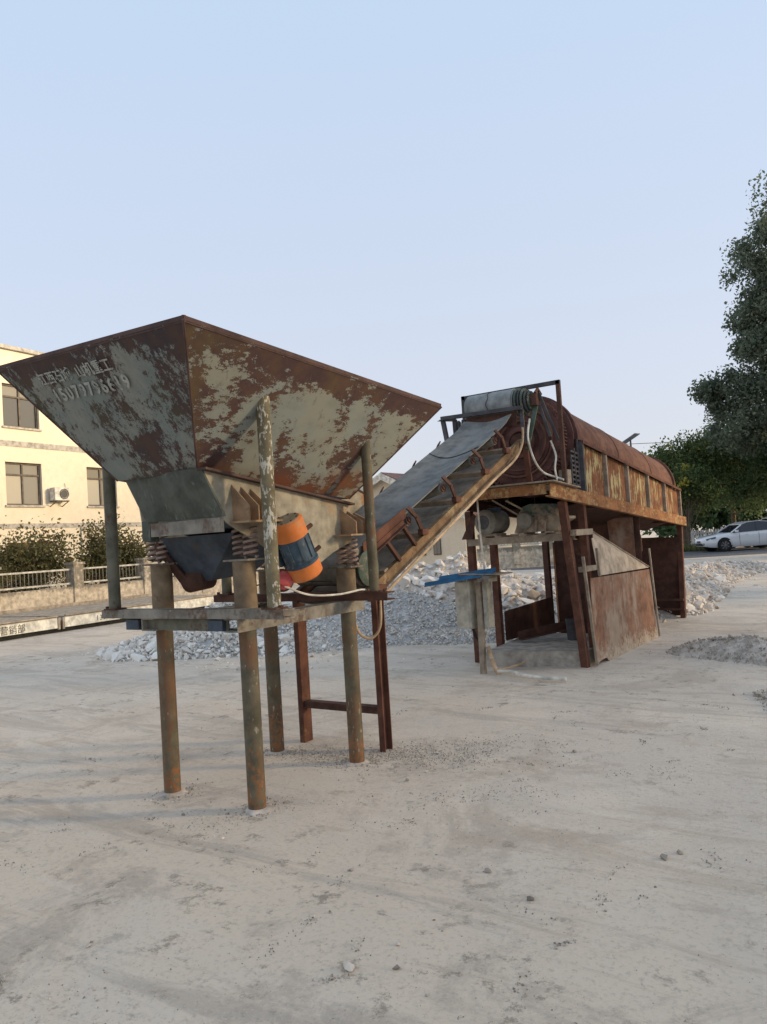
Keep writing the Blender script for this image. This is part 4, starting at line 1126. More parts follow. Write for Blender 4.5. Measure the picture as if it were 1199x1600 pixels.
def grit():
    rg = random.Random(3); pts, sz_ = [], []
    def put(x, y, s_):
        pts.append((x, y, ground_h(x, y) + s_ * .25)); sz_.append(s_)
    for _ in range(9500):
        d = 1.2 + 9.5 * rg.random() ** 1.3
        a = R(34) + R(rg.uniform(-32, 32))
        x, y = 3.83 - math.sin(a) * d, math.cos(a) * d
        if noise.noise(V((x * .9, y * .9, 8))) < rg.uniform(-.35, .45): continue
        put(x, y, rg.uniform(.0018, .005) * (1 if rg.random() < .93 else 2.2))
    for _ in range(4200):      # spill at the conveyor leg
        t = rg.random()
        x = .36 + 1.15 * t ** 1.5 + rg.gauss(0, .17); y = 4.72 + .50 * t + rg.gauss(0, .13 + .10 * t)
        if noise.noise(V((x * 2.6, y * 2.6, 12))) < rg.uniform(-.4, .25): continue
        put(x, y, rg.uniform(.003, .009))
    for _ in range(900):
        t = rg.random()
        x = -.2 + .55 * t + rg.gauss(0, .12); y = 4.62 + rg.gauss(0, .12)
        put(x, y, rg.uniform(.004, .009))
    for (lx, ly) in LEG.values():
        for _ in range(330):
            a, r_ = rg.uniform(0, 6.28), .055 + abs(rg.gauss(0, .09))
            put(lx + r_ * math.cos(a), ly + r_ * math.sin(a), rg.uniform(.004, .010))
    for _ in range(1300):      # old wheel line of grit in the foreground
        t = rg.random()
        x = .2 + 2.3 * t + rg.gauss(0, .10); y = 3.0 + 2.2 * t + rg.gauss(0, .12)
        if noise.noise(V((x * 2, y * 2, 2))) < -.05: continue
        put(x, y, rg.uniform(.003, .008))
    for _ in range(70):        # crumbled clods, in small groups
        d = 1.6 + 6.5 * rg.random(); a = R(34) + R(rg.uniform(-28, 28))
        cx, cy = 3.83 - math.sin(a) * d, math.cos(a) * d
        e, sp_ = rg.uniform(0, 3.1), rg.uniform(.03, .10)
        for _ in range(rg.randrange(10, 42)):
            u, v = rg.gauss(0, sp_), rg.gauss(0, sp_ * .35)
            put(cx + u * math.cos(e) - v * math.sin(e), cy + u * math.sin(e) + v * math.cos(e), rg.uniform(.0025, .009))
    o = scatter('loose_grit', pts, sz_, 'grit')
    tag(o, 'fine stone grit strewn over the dusty yard', None, None, 'stuff')
grit()
def dust_skirt(x, y, r_, i):
    m = MB(); n = 18
    m.v.append(V((x, y, .009)))
    for k, (rr, z) in enumerate(((.065, .008), (.5 * r_ + .03, -.001), (r_, -.035))):
        for j in range(n):
            t = 2 * math.pi * j / n
            q = rr * (1 + (.0, .5, .75)[k] * noise.noise(V((math.cos(t) * 1.9 + i * 3.1, math.sin(t) * 1.9, .3))))
            m.v.append(V((x + q * math.cos(t), y + q * math.sin(t), z)))
    for j in range(n):
        m.f.append((0, 1 + j, 1 + (j + 1) % n))
        for k in range(2):
            m.f.append((1 + k * n + j, 1 + (k + 1) * n + j, 1 + (k + 1) * n + (j + 1) % n, 1 + k * n + (j + 1) % n))
    m.smooth = True
    return m
where = ['near left', 'front', 'rear left', 'rear right']
for i, ((x, y), nm) in enumerate(zip(LEG.values(), ('left front', 'right front', 'left rear', 'right rear'))):
    o = dust_skirt(x, y, .125, i).build('dust_mound', 'heap_sand', None, 60)
    tag(o, 'low collar of dirt around the foot of the %s stand leg' % nm, 'dirt mound', 'dirt collars at the stand legs')
LS = [(1.98, 2.32, .030), (2.14, 2.40, .017), (2.05, 2.55, .015), (2.75, 3.85, .030), (2.80, 3.95, .022), (2.05, 3.35, .022), (.55, 3.05, .018), (.0, 3.25, .015), (-.9, 2.5, .024), (1.45, 3.05, .015), (2.35, 3.15, .02), (.95, 4.35, .02), (.98, 4.55, .018), (1.75, 5.35, .022), (2.9, 1.75, .016), (.9, 1.95, .014)]
for i, (x, y, s_) in enumerate(LS):
    o = bpy.data.objects.new('loose_stone', stone_mesh(random.randrange(10), 'grit'))
    COL.objects.link(o); o.location = (x, y, ground_h(x, y) + s_ * .4); o.scale = (s_, s_ * .85, s_ * .8); o.rotation_euler = (0, 0, random.uniform(0, 6))
    tag(o, {0: 'largest pale stone alone in the middle of the near foreground', 3: 'larger stone of the close pair on the ground at the right', 4: 'smaller stone of the close pair on the ground at the right', 5: 'dark stone on the bare ground left of the close pair', 8: 'lone stone on the open ground at the far left'}.get(i, 'small loose stone lying by itself on the bare dusty ground'), 'stone', 'loose stones on the yard')

# ------------------------------------------------------------------ weighbridge along the boundary wall
HD = V((-.0867, .9962, 0))             # common heading of wall, weighbridge and building
HN = V((.9962, .0867, 0))              # faces the yard
wg = root('weighbridge', 'long low white-sided truck weighbridge along the boundary wall', 'weighbridge', (-13.6, 10, 0))
W0 = V((-12.2, 10, 0))
def wp(t, o, z): return W0 + HD * t - HN * o + V((0, 0, z))
for a, b in ((-8, .30), (.50, 6.0)):
    MB().prism([wp(a, 0, .10), wp(b, 0, .10), wp(b, 0, .335), wp(a, 0, .335)], -HN * .02).build('side_plate', 'scale_white', wg)
    MB().prism([wp(a, .03, .34), wp(b, .03, .34), wp(b, 3.0, .34), wp(a, 3.0, .34)], (0, 0, .02)).build('deck_plate', 'scale_deck', wg)
    MB().bar(wp(a, -.01, .375), wp(b, -.01, .375), .05, .03).build('deck_edge', 'scale_deck', wg)
    MB().bar(wp(a, 2.98, .40), wp(b, 2.98, .40), .06, .09).build('deck_edge', 'scale_deck', wg)
MB().prism([wp(-8, .08, 0), wp(6, .08, 0), wp(6, .08, .12), wp(-8, .08, .12)], -HN * .05).build('gap_shade_strip', 'gap_shade_black', wg)  # black strip painted in as the shadow line below the deck
for t in (.34, .46):
    MB().box(wp(t, .01, .20), (.06, .05, .26)).build('joint_post', 'scale_deck', wg)
text_mesh(')联营销部', .20, 'lettering_black', wp(-1.45, 0, .135), HD, (0, 0, 1), HN, wg, 'painted_character', .001)
text_mesh('1350', .17, 'lettering_black', wp(1.38, 0, .15), HD, (0, 0, 1), HN, wg, 'painted_digit', .001)

# ------------------------------------------------------------------ boundary wall with pillars and railing
def wall_line(label, P0, d, L_, first, step, top, htop, thick=.24):
    d = V(d).normalized(); n_ = V((d.y, -d.x, 0))
    rt = root('boundary_wall', label, 'wall', tuple(P0))
    MB().prism([P0 + n_ * thick / 2 + V((0, 0, -.05)), P0 + d * L_ + n_ * thick / 2 + V((0, 0, -.05)), P0 + d * L_ - n_ * thick / 2 + V((0, 0, -.05)), P0 - n_ * thick / 2 + V((0, 0, -.05))], (0, 0, top + .05)).build('wall_body', 'wall_tan', rt)
    t = first; ts = []
    bar_me = None
    while t < L_:
        ts.append(t); c = P0 + d * t
        m = Matrix((d, n_, V((0, 0, 1)))).transposed()
        pi = MB().box(c + V((0, 0, (htop + .12) / 2 + .1)), (.34, .34, htop + .12 - .2), m=m).build('pillar', 'wall_tan', rt)
        MB().box(c + V((0, 0, htop + .15)), (.42, .42, .07), m=m).build('pillar_cap', 'wall_tan', pi)
        t += step
    for a, b in zip(ts[:-1], ts[1:]):
        a2, b2 = P0 + d * (a + .17), P0 + d * (b - .17)
        for z, r_ in ((htop - .02, .024), (top + .10, .024)):
            MB().bar(a2 + V((0, 0, z)), b2 + V((0, 0, z)), .05, .05).build('rail', 'rail_white', rt)
        nb = int((b - a - .34) / .13)
        for k in range(nb):
            p = lerp(a2, b2, (k + .5) / nb)
            if bar_me is None:
                o = MB().bar(p + V((0, 0, top + .10)), p + V((0, 0, htop - .03)), .016, .016, (0, 1, 0)).build('railing_bar', 'rail_bar', rt)
                bar_me = (o.data, p.copy())
            else:
                o = bpy.data.objects.new('railing_bar', bar_me[0]); COL.objects.link(o); o.parent = rt
                o.location = p - bar_me[1]
    return rt
wall_line('long tan boundary wall with pillars and white railing in front of the cream building', V((-15.86, 5.65, 0)), HD, 25.0, 0.0, 2.70, .85, 1.38)
wall_line('weathered tan wall with white railing seen through the drum screen frame', V((-12.4, 31.5, 0)), (3.8, 2.45, 0), 5.6, .3, 1.5, .98, 1.40)

# ------------------------------------------------------------------ cream building
bd = root('office_building', 'three-storey cream rendered building with grey bands behind the boundary wall', 'building', (-21.5, 14.3, 0))
B0 = V((-21.5, 14.3, 0))
def bp(t, o, z): return B0 + HD * t - HN * o + V((0, 0, z))
T0, T1, HB = -14.0, 12.0, 9.1
wins = []
for z0, z1 in ((.85, 2.35), (3.66, 5.16), (6.40, 7.90)):
    for t in (-12.5, -9.1, -5.7, -3.1, .28, 3.67, 7.07, 9.6):
        wins.append((t, t + (1.42 if t not in (3.67,) else 1.42), z0, z1))
# wall as a grid of blocks round the openings
tcuts = sorted({T0, T1} | {w_[0] for w_ in wins} | {w_[1] for w_ in wins})
zcuts = sorted({-.05, HB} | {w_[2] for w_ in wins} | {w_[3] for w_ in wins})
wm = MB()
for i in range(len(tcuts) - 1):
    for j in range(len(zcuts) - 1):
        a, b, c, d = tcuts[i], tcuts[i + 1], zcuts[j], zcuts[j + 1]
        if any(abs(w_[0] - a) < 1e-6 and abs(w_[2] - c) < 1e-6 for w_ in wins): continue
        wm.prism([bp(a, 0, c), bp(b, 0, c), bp(b, 0, d), bp(a, 0, d)], -HN * .24)
wm.build('wall', 'render_cream', bd)
MB().prism([bp(T0, .245, 0), bp(T1, .245, 0), bp(T1, 10, 0), bp(T0, 10, 0)], (0, 0, HB - .02)).build('core', 'render_cream', bd)
MB().prism([bp(T0 - .1, -.12, HB), bp(T1 + .1, -.12, HB), bp(T1 + .1, 10.1, HB), bp(T0 - .1, 10.1, HB)], (0, 0, .13)).build('roof_edge', 'band_grey', bd)
for z, hh in ((2.93, .17), (5.80, .20)):
    MB().prism([bp(T0, -.018, z - hh / 2), bp(T1, -.018, z - hh / 2), bp(T1, -.018, z + hh / 2), bp(T0, -.018, z + hh / 2)], -HN * .016).build('wall_band', 'band_grey', bd)
for k, (a, b, z0, z1) in enumerate(wins):
    fr = MB()
    for p, q, r2, s2 in ((a, a + .06, z0, z1), (b - .06, b, z0, z1), (a + .06, b - .06, z0, z0 + .06), (a + .06, b - .06, z1 - .06, z1), (a + .06, b - .06, z1 - .46, z1 - .40)):
        fr.prism([bp(p, .10, r2), bp(q, .10, r2), bp(q, .10, s2), bp(p, .10, s2)], -HN * .07)
    mid = (a + b) / 2
    for r2, s2 in ((z0 + .06, z1 - .46), (z1 - .40, z1 - .06)):
        fr.prism([bp(mid - .03, .10, r2), bp(mid + .03, .10, r2), bp(mid + .03, .10, s2), bp(mid - .03, .10, s2)], -HN * .07)
    wo_ = fr.build('window', 'window_frame', bd)
    MB().prism([bp(a - .06, -.06, z0 - .07), bp(b + .06, -.06, z0 - .07), bp(b + .06, .09, z0 - .07), bp(a - .06, .09, z0 - .07)], (0, 0, .068)).build('sill', 'band_grey', wo_)
    for i, (p, q, r2, s2) in enumerate(((a + .06, mid - .03, z0 + .06, z1 - .46), (mid + .03, b - .06, z0 + .06, z1 - .46), (a + .06, mid - .03, z1 - .40, z1 - .06), (mid + .03, b - .06, z1 - .40, z1 - .06))):
        mt = ('curtain', 'pane', 'pane', 'pane')[i] if k % 3 != 2 else ('pane_dark', 'pane_dark', 'pane', 'pane')[i]
        MB().prism([bp(p, .145, r2), bp(q, .145, r2), bp(q, .145, s2), bp(p, .145, s2)], -HN * .01).build('pane', mt, wo_)
ac = root('air_conditioner', 'white air conditioner unit on a bracket beside a second-floor window', 'air conditioner', tuple(bp(2.25, -.18, 3.82)))
m_ = Matrix((HD, HN, V((0, 0, 1)))).transposed()
MB().box(bp(2.25, -.22, 4.06), (.62, .28, .46), m=m_).build('casing', 'ac_white', ac)
MB().lathe([(0, .16), (.02, .17), (.02, .19), (0, .19)], bp(2.33, -.36, 4.06), HN, 24, True).build('fan_ring', 'frame_grey', ac)
MB().lathe([(0, .001), (0, .15)], bp(2.33, -.365, 4.06), HN, 20).build('fan_grille', 'pane_dark', ac)
for t in (2.0, 2.5):
    MB().bar(bp(t, 0, 3.80), bp(t, -.40, 3.80), .03, .03).bar(bp(t, 0, 3.62), bp(t, -.36, 3.79), .025, .025).build('bracket', 'window_frame', ac)
MB().path([bp(2.56, -.10, 4.10), bp(2.66, -.05, 4.25), bp(2.64, -.03, 4.50)], .014, 6).build('refrigerant_pipe', 'ac_white', ac)
dp = MB().path([bp(3.27, -.035, .05), bp(3.27, -.035, 2.86)], .022, 8).build('wall_pipe', 'band_grey')
tag(dp, 'thin grey drainpipe on the ground floor wall of the cream building', 'pipe')

# ------------------------------------------------------------------ gabled house
hs_ = root('gabled_house', 'small cream gabled house with a dull red roof behind the conveyor', 'house', (-18.4, 37, 0))
gx, gy, ez, az, hw, ln = -18.4, 33.3, 2.75, 5.0, 4.5, 9.0
gw = [(-14.9 + .0, -14.45, .80, 1.55)]
MB().prism([(gx - hw, gy, 0), (gx + hw, gy, 0), (gx + hw, gy, ez), (gx, gy, az), (gx - hw, gy, ez)], (0, ln, 0)).build('wall', 'render_cream', hs_)
for s_ in (1, -1):
    p0, p1 = V((gx, gy - .35, az + .10)), V((gx + s_ * (hw + .45), gy - .35, ez - .13))
    nn = V((0, 0, .10))
    MB().prism([p0, p1, p1 + nn, p0 + nn], (0, ln + .7, 0)).build('roof', 'roof_red', hs_)
    MB().prism([p0 + V((0, -.03, -.30)), p1 + V((0, -.03, -.30)), p1 + V((0, -.03, .06)), p0 + V((0, -.03, .06))], (0, -.06, 0)).build('verge_board', 'scale_white', hs_)
MB().box((gx + hw - 2.6, gy - .08, 2.66), (5.3, .16, .16)).build('cornice', 'band_grey', hs_)
for x0, x1 in ((-15.72, -15.30), (-16.75, -16.20)):
    f_ = MB().box(((x0 + x1) / 2, gy - .02, 1.18), (x1 - x0, .08, .82)).build('window', 'window_frame', hs_)
    for k in (0, 1):
        xm = x0 + (x1 - x0) * (.27 + .46 * k)
        MB().box((xm, gy - .065, 1.18), ((x1 - x0) * .40, .012, .72)).build('pane', 'pane', f_)
MB().box((-20.2, gy - .02, 3.0), (.5, .06, .25)).build('vent', 'window_frame', hs_)
mbx = MB().box((-16.02, gy - .07, 1.22), (.24, .12, .34)).build('meter_box', 'band_grey')
tag(mbx, 'small grey meter box on the gable wall of the house', 'meter box')

# ------------------------------------------------------------------ vegetation
def leaves(name, blobs, n, size, mat, parent, clumps=60, sig=.16, outer=.45):
    vol = np.array([b[3] * b[4] * b[5] for b in blobs]); vol = vol / vol.sum()
    cen, rad = [], []
    for _ in range(clumps):
        b = blobs[RNG.choice(len(blobs), p=vol)]
        v = RNG.normal(size=3); v /= np.linalg.norm(v)
        r_ = outer + (1 - outer) * RNG.random()
        cen.append([b[0] + v[0] * b[3] * r_, b[1] + v[1] * b[4] * r_, b[2] + v[2] * b[5] * r_])
        rad.append(sig * (.6 + .9 * RNG.random()) * min(b[3:6]) ** .5)
    cen, rad = np.array(cen), np.array(rad)
    ci = RNG.integers(len(cen), size=n)
    P = cen[ci] + np.clip(RNG.normal(size=(n, 3)), -1.9, 1.9) * rad[ci][:, None]
    P[:, 2] = np.maximum(P[:, 2], .05)
    A = RNG.normal(size=(n, 3)); A /= np.linalg.norm(A, axis=1)[:, None]
    B = np.cross(A, RNG.normal(size=(n, 3))); B /= np.linalg.norm(B, axis=1)[:, None]
    Nn = np.cross(A, B)
    s_ = size * (.6 + .8 * RNG.random(n))[:, None]
    q = [P - A * s_, P + B * s_ * .55 + Nn * s_ * .15, P + A * s_, P - B * s_ * .55 + Nn * s_ * .15]
    V_ = np.stack(q, 1).reshape(-1, 3)
    F_ = np.arange(4 * n).reshape(n, 4)
    return np_mesh(name, V_, F_, mat, parent)
def tree(name, label, cat, base, h, blobs, n, size, mat, clumps, sig, tr_r=.12, group=None, stems=1, outer=.45):
    bx, by = base
    rt = root(name, label, cat, (bx, by, 0), group)
    tk = MB(); rg = random.Random(int(abs(bx * 100 + by * 10)))
    for s_ in range(stems):
        ox, oy = (0, 0) if stems == 1 else (rg.uniform(-.3, .3), rg.uniform(-.3, .3))
        pts = [V((bx + ox * k + rg.uniform(-.04, .04) * k * 3, by + oy * k + rg.uniform(-.04, .04) * k * 3, -.1 + h * .82 * k)) for k in np.linspace(0, 1, 8)]
        tk.path(pts, tr_r, 8, [tr_r * (1.15 - .95 * k) for k in np.linspace(0, 1, 8)])
        for _ in range(7):
            b = blobs[rg.randrange(len(blobs))]
            k = rg.randrange(2, 6); st = pts[k]
            e = V((b[0] + rg.uniform(-.6, .6) * b[3], b[1] + rg.uniform(-.6, .6) * b[4], max(st.z + .2, b[2] + rg.uniform(-.2, .6) * b[5])))
            mid = lerp(st, e, .5) + V((0, 0, -.1 * h * .1))
            tk.path([st, mid, e], .03, 6, [tr_r * .5, tr_r * .32, tr_r * .1])
    tk.build('trunk', 'bark', rt)
    leaves('crown', blobs, n, size, mat, rt, clumps, sig, outer)
    return rt
def blobs_col(x, y, z0, z1, r_, k, jitter=.3, seed=1):
    rg = random.Random(seed); out = []
    for i in range(k):
        t = (i + .5) / k
        rr = r_ * (.55 + .6 * math.sin(math.pi * min(1, t * .85 + .18)))
        out.append((x + rg.uniform(-jitter, jitter) * r_, y + rg.uniform(-jitter, jitter) * r_, z0 + (z1 - z0) * t, rr, rr, (z1 - z0) / k * .9))
    return out
tree('shrub', 'bushy rusty-green shrub at the far left behind the wall railing', 'shrub', (-18.1, 13.2), 2.5, [(-18.1, 12.7, 1.5, .9, 1.3, 1.05), (-18.1, 13.7, 1.75, .8, .9, .95), (-18.0, 11.3, 1.4, .7, 1.0, .9)], 9000, .055, 'leaf_shrub', 110, .24, .05, None, 4, .2)
tree('shrub', 'tall rusty-green shrub behind the railing between two wall pillars', 'shrub', (-18.3, 16.4), 2.9, [(-18.3, 16.0, 1.75, .8, .85, 1.2), (-18.3, 17.2, 1.5, .8, 1.0, 1.0), (-18.3, 15.2, 1.2, .6, .6, .8)], 9000, .055, 'leaf_shrub', 110, .24, .05, None, 4, .2)
tree('shrub', 'low reddish shrub behind the railing beside the feeder springs', 'shrub', (-18.6, 20.2), 2.0, [(-18.6, 19.6, 1.1, .7, 1.2, .8), (-18.7, 21.5, 1.15, .7, 1.3, .9)], 6000, .055, 'leaf_shrub', 80, .24, .05, None, 4, .2)
tree('poplar_tree', 'tall dark poplar rising out of the frame at the right edge', 'tree', (-.8, 47.4), 21, [(-0.45, 47.6, 18.6, 1.46, 1.46, 2.38), (-0.85, 47.4, 16.2, 2.13, 2.13, 1.84), (-1.85, 47.0, 15.0, 1.68, 1.68, 1.73), (-0.95, 47.4, 13.2, 2.69, 2.69, 1.73), (-2.35, 46.8, 12.6, 1.46, 1.57, 1.08), (-1.15, 47.2, 10.8, 2.58, 2.58, 1.62), (-2.35, 46.6, 10.6, 1.34, 1.34, 1.08), (-3.35, 46.4, 8.6, 1.79, 1.79, 1.3), (-4.35, 46.0, 8.9, 1.01, 1.01, 0.76), (-1.95, 47, 8.2, 2.69, 2.46, 1.73), (-3.15, 46.4, 6.6, 2.13, 2.02, 1.3), (-0.75, 47.2, 6.4, 2.46, 2.46, 1.51)], 50000, .105, 'leaf_poplar', 260, .25, .26, None, 1, .55)
row = [(6.5, 46.0), (13.5, 41.0), (19.4, 36.0), (24.8, 30.6), (29.0, 24.0), (32.2, 17.5), (34.4, 10.5), (35.6, 3.5)]  # poplars out of view, added to shade the machine and soften the sun
pop0 = None
ords = ('first', 'second', 'third', 'fourth', 'fifth', 'sixth', 'seventh', 'eighth', 'ninth', 'tenth')
for i, (x, y) in enumerate(row):
    lab = '%s unseen poplar added along the right side of the yard to soften the sun, counted from the cars' % ords[i]
    if pop0 is None:
        pop0 = tree('shade_poplar', lab, 'tree', (x, y), 15.5, blobs_col(x, y, 1.6, 15.5, 2.3, 8, .25, 5), 16000, .22, 'leaf_poplar', 260, .42, .22, 'unseen poplars added to soften the sun', 1, .1)
    else:
        r_ = pop0.copy(); COL.objects.link(r_); r_.location = (x, y, 0); r_.rotation_euler = (0, 0, i * 1.3)
        r_.scale = (1, 1, .92 + .05 * (i % 4)); r_['label'] = lab
        for ch in pop0.children:
            c_ = ch.copy(); COL.objects.link(c_); c_.parent = r_
tree('golden_rain_tree', 'rounded green tree with yellow flower tufts just beyond the drum end', 'tree', (-7.0, 48.2), 6.9, [(-7.0, 48.2, 4.7, 2.0, 2.0, 1.9), (-8.0, 48.4, 4.0, 1.4, 1.5, 1.6), (-5.6, 48.6, 4.9, 1.7, 1.6, 1.8), (-6.5, 47.9, 3.3, 1.9, 1.5, 1.2)], 20000, .09, 'leaf_gold', 130, .26, .13, None, 2, .45)
tree('broadleaf_tree', 'dense dark green tree behind the white fence', 'tree', (-5.3, 54.0), 8.6, [(-5.3, 54, 6.0, 2.6, 2.4, 2.4), (-3.8, 53.5, 5.0, 2.2, 2.2, 2.6), (-6.8, 54.5, 4.6, 2.0, 2.0, 2.2), (-4.5, 53, 3.0, 2.2, 1.6, 1.5)], 26000, .10, 'leaf_green', 150, .28, .16, None, 2, .3)
tree('broadleaf_tree', 'broad green tree hanging over the parked white car', 'tree', (-1.2, 51.0), 8.2, [(-1.6, 50.5, 5.6, 2.4, 2.2, 2.2), (.6, 51.5, 5.4, 2.4, 2.4, 2.6), (-2.8, 51.0, 4.0, 1.8, 1.8, 1.8), (0, 50.0, 3.2, 2.2, 1.8, 1.4)], 26000, .10, 'leaf_green', 150, .28, .18, None, 2, .3)
for i, (x, y, h) in enumerate(((-12.5, 64, 7.0), (-8.5, 66, 7.4), (-4.0, 66, 8.0), (.5, 66, 8.4), (5.0, 66, 9))):
    tree('hedge_tree', ('%s of the five trees in the distant dark tree line, counted from the drum' % ('first', 'second', 'third', 'fourth', 'fifth')[i]), 'tree', (x, y), h, [(x, y, h * .55, 3.0, 2.2, h * .45), (x + 1.5, y - .5, h * .35, 2.4, 1.8, h * .35)], 7000, .22, 'leaf_green', 90, .42, .18, 'distant tree line', 1, .2)
tree('young_tree', 'slim young tree with thin stems beside the white fence', 'tree', (-6.2, 45.2), 4.6, [(-6.2, 45.2, 3.9, 1.2, 1.0, 1.1), (-5.4, 45.4, 3.4, 1.0, .9, .9)], 4500, .09, 'leaf_gold', 70, .26, .06, None, 3, .3)
# rank grass at the foot of the trees
gp = RNG.random((5200, 2)) * np.array([5.5, 3.2]) + np.array([-9.6, 43.6])
gh = .15 + .35 * RNG.random(5200); an = RNG.random(5200) * 6.28
gv = np.stack([np.c_[gp[:, 0] - .02 * np.cos(an), gp[:, 1] - .02 * np.sin(an), np.zeros(5200)], np.c_[gp[:, 0] + .02 * np.cos(an), gp[:, 1] + .02 * np.sin(an), np.zeros(5200)], np.c_[gp[:, 0] + .12 * np.sin(an), gp[:, 1] + .12 * np.cos(an), gh]], 1).reshape(-1, 3)
go = np_mesh('grass', gv, np.arange(5200 * 3).reshape(-1, 3), 'leaf_grass')
tag(go, 'patch of rough grass between the road and the trees', None, None, 'stuff')

# ------------------------------------------------------------------ white fence by the trees
fn = root('picket_fence', 'low white picket fence behind the front of the parked car', 'fence', (-5.4, 46.6, 0))
F0, F1 = V((-6.3, 46.5, 0)), V((-3.4, 48.3, 0))
for z in (.35, .95):
    MB().bar(F0 + V((0, 0, z)), F1 + V((0, 0, z)), .05, .06).build('rail', 'fence_white', fn)
pk = None
for k in range(24):
    p = lerp(F0, F1, (k + .5) / 24)
    if pk is None:
        o = MB().bar(p + V((.04, -.05, .05)), p + V((.04, -.05, 1.12)), .085, .02, (F1 - F0).normalized().cross(V((0, 0, 1)))).build('picket', 'fence_white', fn); pk = (o.data, p)
    else:
        o = bpy.data.objects.new('picket', pk[0]); COL.objects.link(o); o.parent = fn; o.location = p - pk[1]
for p in (F0, lerp(F0, F1, .5), F1):
    MB().box(p + V((0, .06, .6)), (.10, .10, 1.25)).build('post', 'fence_white', fn)

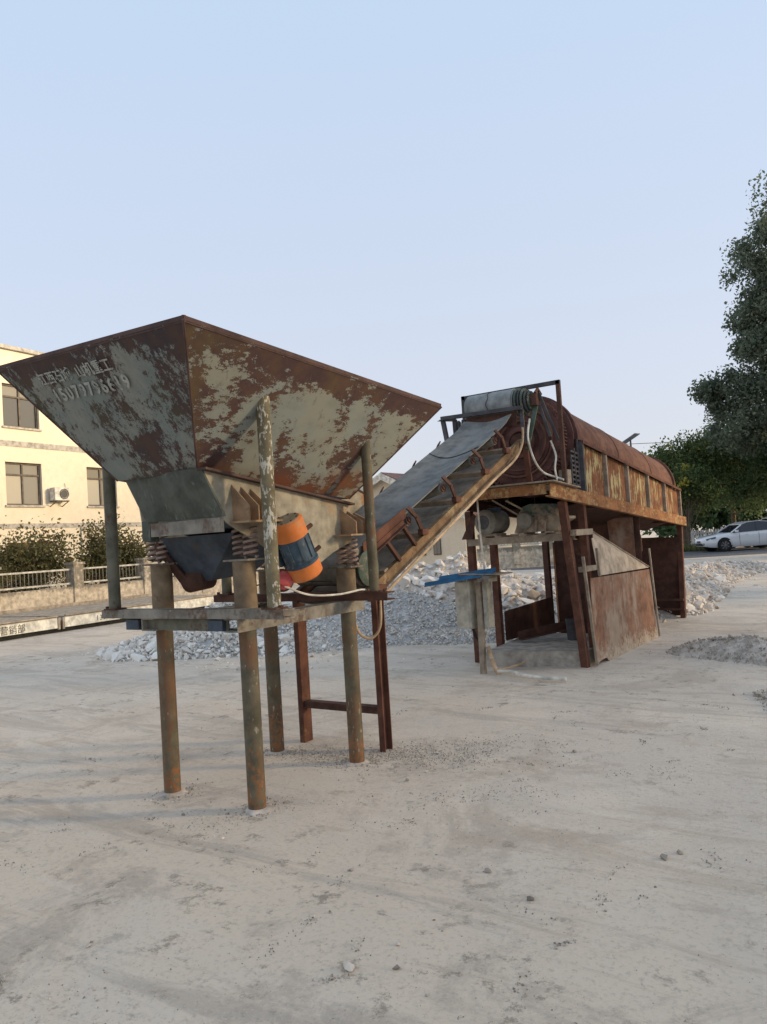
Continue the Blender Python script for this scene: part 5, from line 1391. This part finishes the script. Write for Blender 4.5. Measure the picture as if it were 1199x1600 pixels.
# ------------------------------------------------------------------ cars
def car(name, label, pos, head, suv=False):
    rt = root(name, label, 'car', (0, 0, 0))
    dz = .22 if suv else 0
    secs = [(2.33, .50, .42, .60), (2.26, .70, .30, .70), (2.05, .82, .24, .78), (1.6, .88, .21, .86 + dz * .6), (.95, .90, .20, .95 + dz * .6), (0, .905, .20, .97 + dz * .6), (-1.2, .905, .22, 1.0 + dz * .6), (-1.8, .88, .26, 1.05 + dz * .6), (-2.2, .80, .34, 1.04 + dz * .6), (-2.33, .66, .45, .98 + dz * .6)]
    b = MB(); n = 12
    for x, hw, z0, z1 in secs:
        pr = [(.90, 0), (1.0, .16), (1.0, .45), (.985, .72), (.95, .88), (.84, 1.0)]
        pr = [(u * hw, z0 + v * (z1 - z0)) for u, v in pr]
        ring = pr + [(-u, z) for u, z in reversed(pr)]
        b.v += [V((x, y, z)) for y, z in ring]
    for i in range(len(secs) - 1):
        for k in range(n):
            j = (k + 1) % n
            b.f.append((i * n + k, i * n + j, (i + 1) * n + j, (i + 1) * n + k))
    b.f.append(tuple(range(n))); b.f.append(tuple(range((len(secs) - 1) * n, len(secs) * n)))
    b.smooth = True
    body = b.build('body', 'car_white', rt, 40)
    zo = dz * .6
    gp_ = [(1.02, .93), (.42, 1.30), (.10, 1.40), (-.45, 1.44), (-1.0, 1.38), (-1.45, 1.24), (-1.98, 1.03)] if not suv else [(1.05, .93), (.55, 1.40), (.2, 1.50), (-.6, 1.54), (-1.5, 1.50), (-2.05, 1.30), (-2.22, 1.0)]
    def hwz(z): return .84 - (z - .93) * .42
    def shell(pts, off):
        g = MB(); m = len(pts)
        for x, z in pts:
            h_ = hwz(z) + off
            g.v += [V((x, -h_, z + zo + off)), V((x, h_, z + zo + off))]
        return g, m
    g, m = shell(gp_, 0)
    for i in range(m - 1): g.f.append((2 * i, 2 * i + 1, 2 * i + 3, 2 * i + 2))
    g.f.append(tuple(2 * i for i in range(m))); g.f.append(tuple(2 * i + 1 for i in reversed(range(m))))
    g.f.append((0, 1, 2 * m - 1, 2 * m - 2))
    g.build('glasshouse', 'car_glass', rt)
    rp = gp_[1:-1] if not suv else gp_[1:-1]
    r2 = MB()
    for (x0, z0), (x1, z1) in zip(rp[:-1], rp[1:]):
        h0, h1 = hwz(z0) + .012, hwz(z1) + .012
        P = [V((x0, -h0, z0 + zo + .008)), V((x0, h0, z0 + zo + .008)), V((x1, h1, z1 + zo + .008)), V((x1, -h1, z1 + zo + .008))]
        r2.prism(P, (0, 0, .028))
    r2.smooth = True
    rf = r2.build('roof', 'car_white', rt, 60)
    for s_ in (1, -1):
        for (x0, z0), (x1, z1), w_ in ((gp_[0], gp_[1], .06), (gp_[-2], gp_[-1], .10), ((-.30, .96), (-.34, gp_[3][1]), .05)):
            MB().bar((x0, s_ * (hwz(z0) + .006), z0 + zo), (x1, s_ * (hwz(z1) + .006), z1 + zo), .03, w_, (1, 0, 0)).build('pillar', 'car_white' if w_ > .05 else 'car_glass', rt)
        MB().box((.78, s_ * .98, 1.0 + zo), (.12, .16, .11)).build('mirror', 'car_white', rt)
        MB().prism([(2.20, s_ * .70, .58), (1.80, s_ * .872, .70 + zo * .3), (1.80, s_ * .876, .78 + zo * .3), (2.22, s_ * .66, .68)], (.02, s_ * .02, 0)).build('headlight', 'lamp_glass', rt)
        MB().box((2.29, s_ * .52, .42), (.05, .18, .10)).build('fog_lamp', 'lamp_glass', rt)
        for x in (1.38, -1.32):
            MB().lathe([(0, .001), (0, .375), (.02, .375)], (x, s_ * .892, .345), (0, s_, 0), 28).build('wheel_arch', 'tyre', rt)
            wh = MB().lathe([(-.20, .001), (-.20, .28), (-.18, .325), (-.02, .325), (0, .30), (0, .22), (-.02, .20)], (x, s_ * .925, .325), (0, s_, 0), 28).build('wheel', 'tyre', rt)
            MB().lathe([(-.004, .001), (0, .05), (-.008, .215), (.003, .225)], (x, s_ * .925, .325), (0, s_, 0), 24).build('rim', 'frame_grey', wh)
            for k in range(7):
                t = 2 * math.pi * k / 7
                MB().bar((x, s_ * .93, .325), (x + .215 * math.cos(t), s_ * .93, .325 + .215 * math.sin(t)), .016, .05, (0, s_, 0)).build('spoke', 'alloy', wh)
        for x in (.55, -.55):
            MB().box((x - .30, s_ * .913, .80 + zo), (.16, .02, .03)).build('door_handle', 'car_white', rt)
        for x in (.62, -.36, -1.22):
            MB().box((x, s_ * .9035, .60 + zo * .6), (.010, .012, .58)).build('door_gap', 'tyre', rt)
    MB().box((2.30, 0, .40), (.06, .90, .12)).build('grille', 'tyre', rt)
    MB().box((2.345, 0, .53), (.02, .42, .10)).build('number_plate', 'motor_blue', rt)
    rt.location = pos; rt.rotation_euler = (0, 0, R(head))
    return rt
# heading given as the angle of the car's nose from +X
car('parked_car', 'white parked sedan with dark tinted windows at the right edge', (-3.05, 43.3, .012), 213)
car('parked_car', 'second white car standing half hidden behind the white sedan', (-1.9, 47.0, .012), 205, True)

# ------------------------------------------------------------------ lamp and overhead line behind the drum
lm = root('solar_lamp', 'solar street lamp whose tilted panel shows above the drum', 'street lamp', (-4.77, 30.3, 0))
MB().tube((-4.77, 30.3, 0), (-4.77, 30.3, 4.95), .05, .035, 10).build('pole', 'frame_grey', lm)
MB().prism([(-5.20, 30.3, 4.84), (-4.50, 30.0, 5.14), (-4.40, 30.35, 5.14), (-5.10, 30.65, 4.84)], (0, 0, .03)).build('solar_panel', 'solar_cell', lm)
MB().bar((-4.77, 30.3, 4.7), (-5.3, 30.0, 4.66), .05, .04).build('lamp_arm', 'frame_grey', lm)
cl = MB().path([V((-16 + 40 * t, 46.7 + 27 * t, 7.05 - 1.2 * math.sin(math.pi * t) * .25)) for t in np.linspace(0, 1, 20)], .018, 5).build('overhead_cable', 'dark_cable')
tag(cl, 'thin overhead power line crossing the sky behind the drum', 'cable')
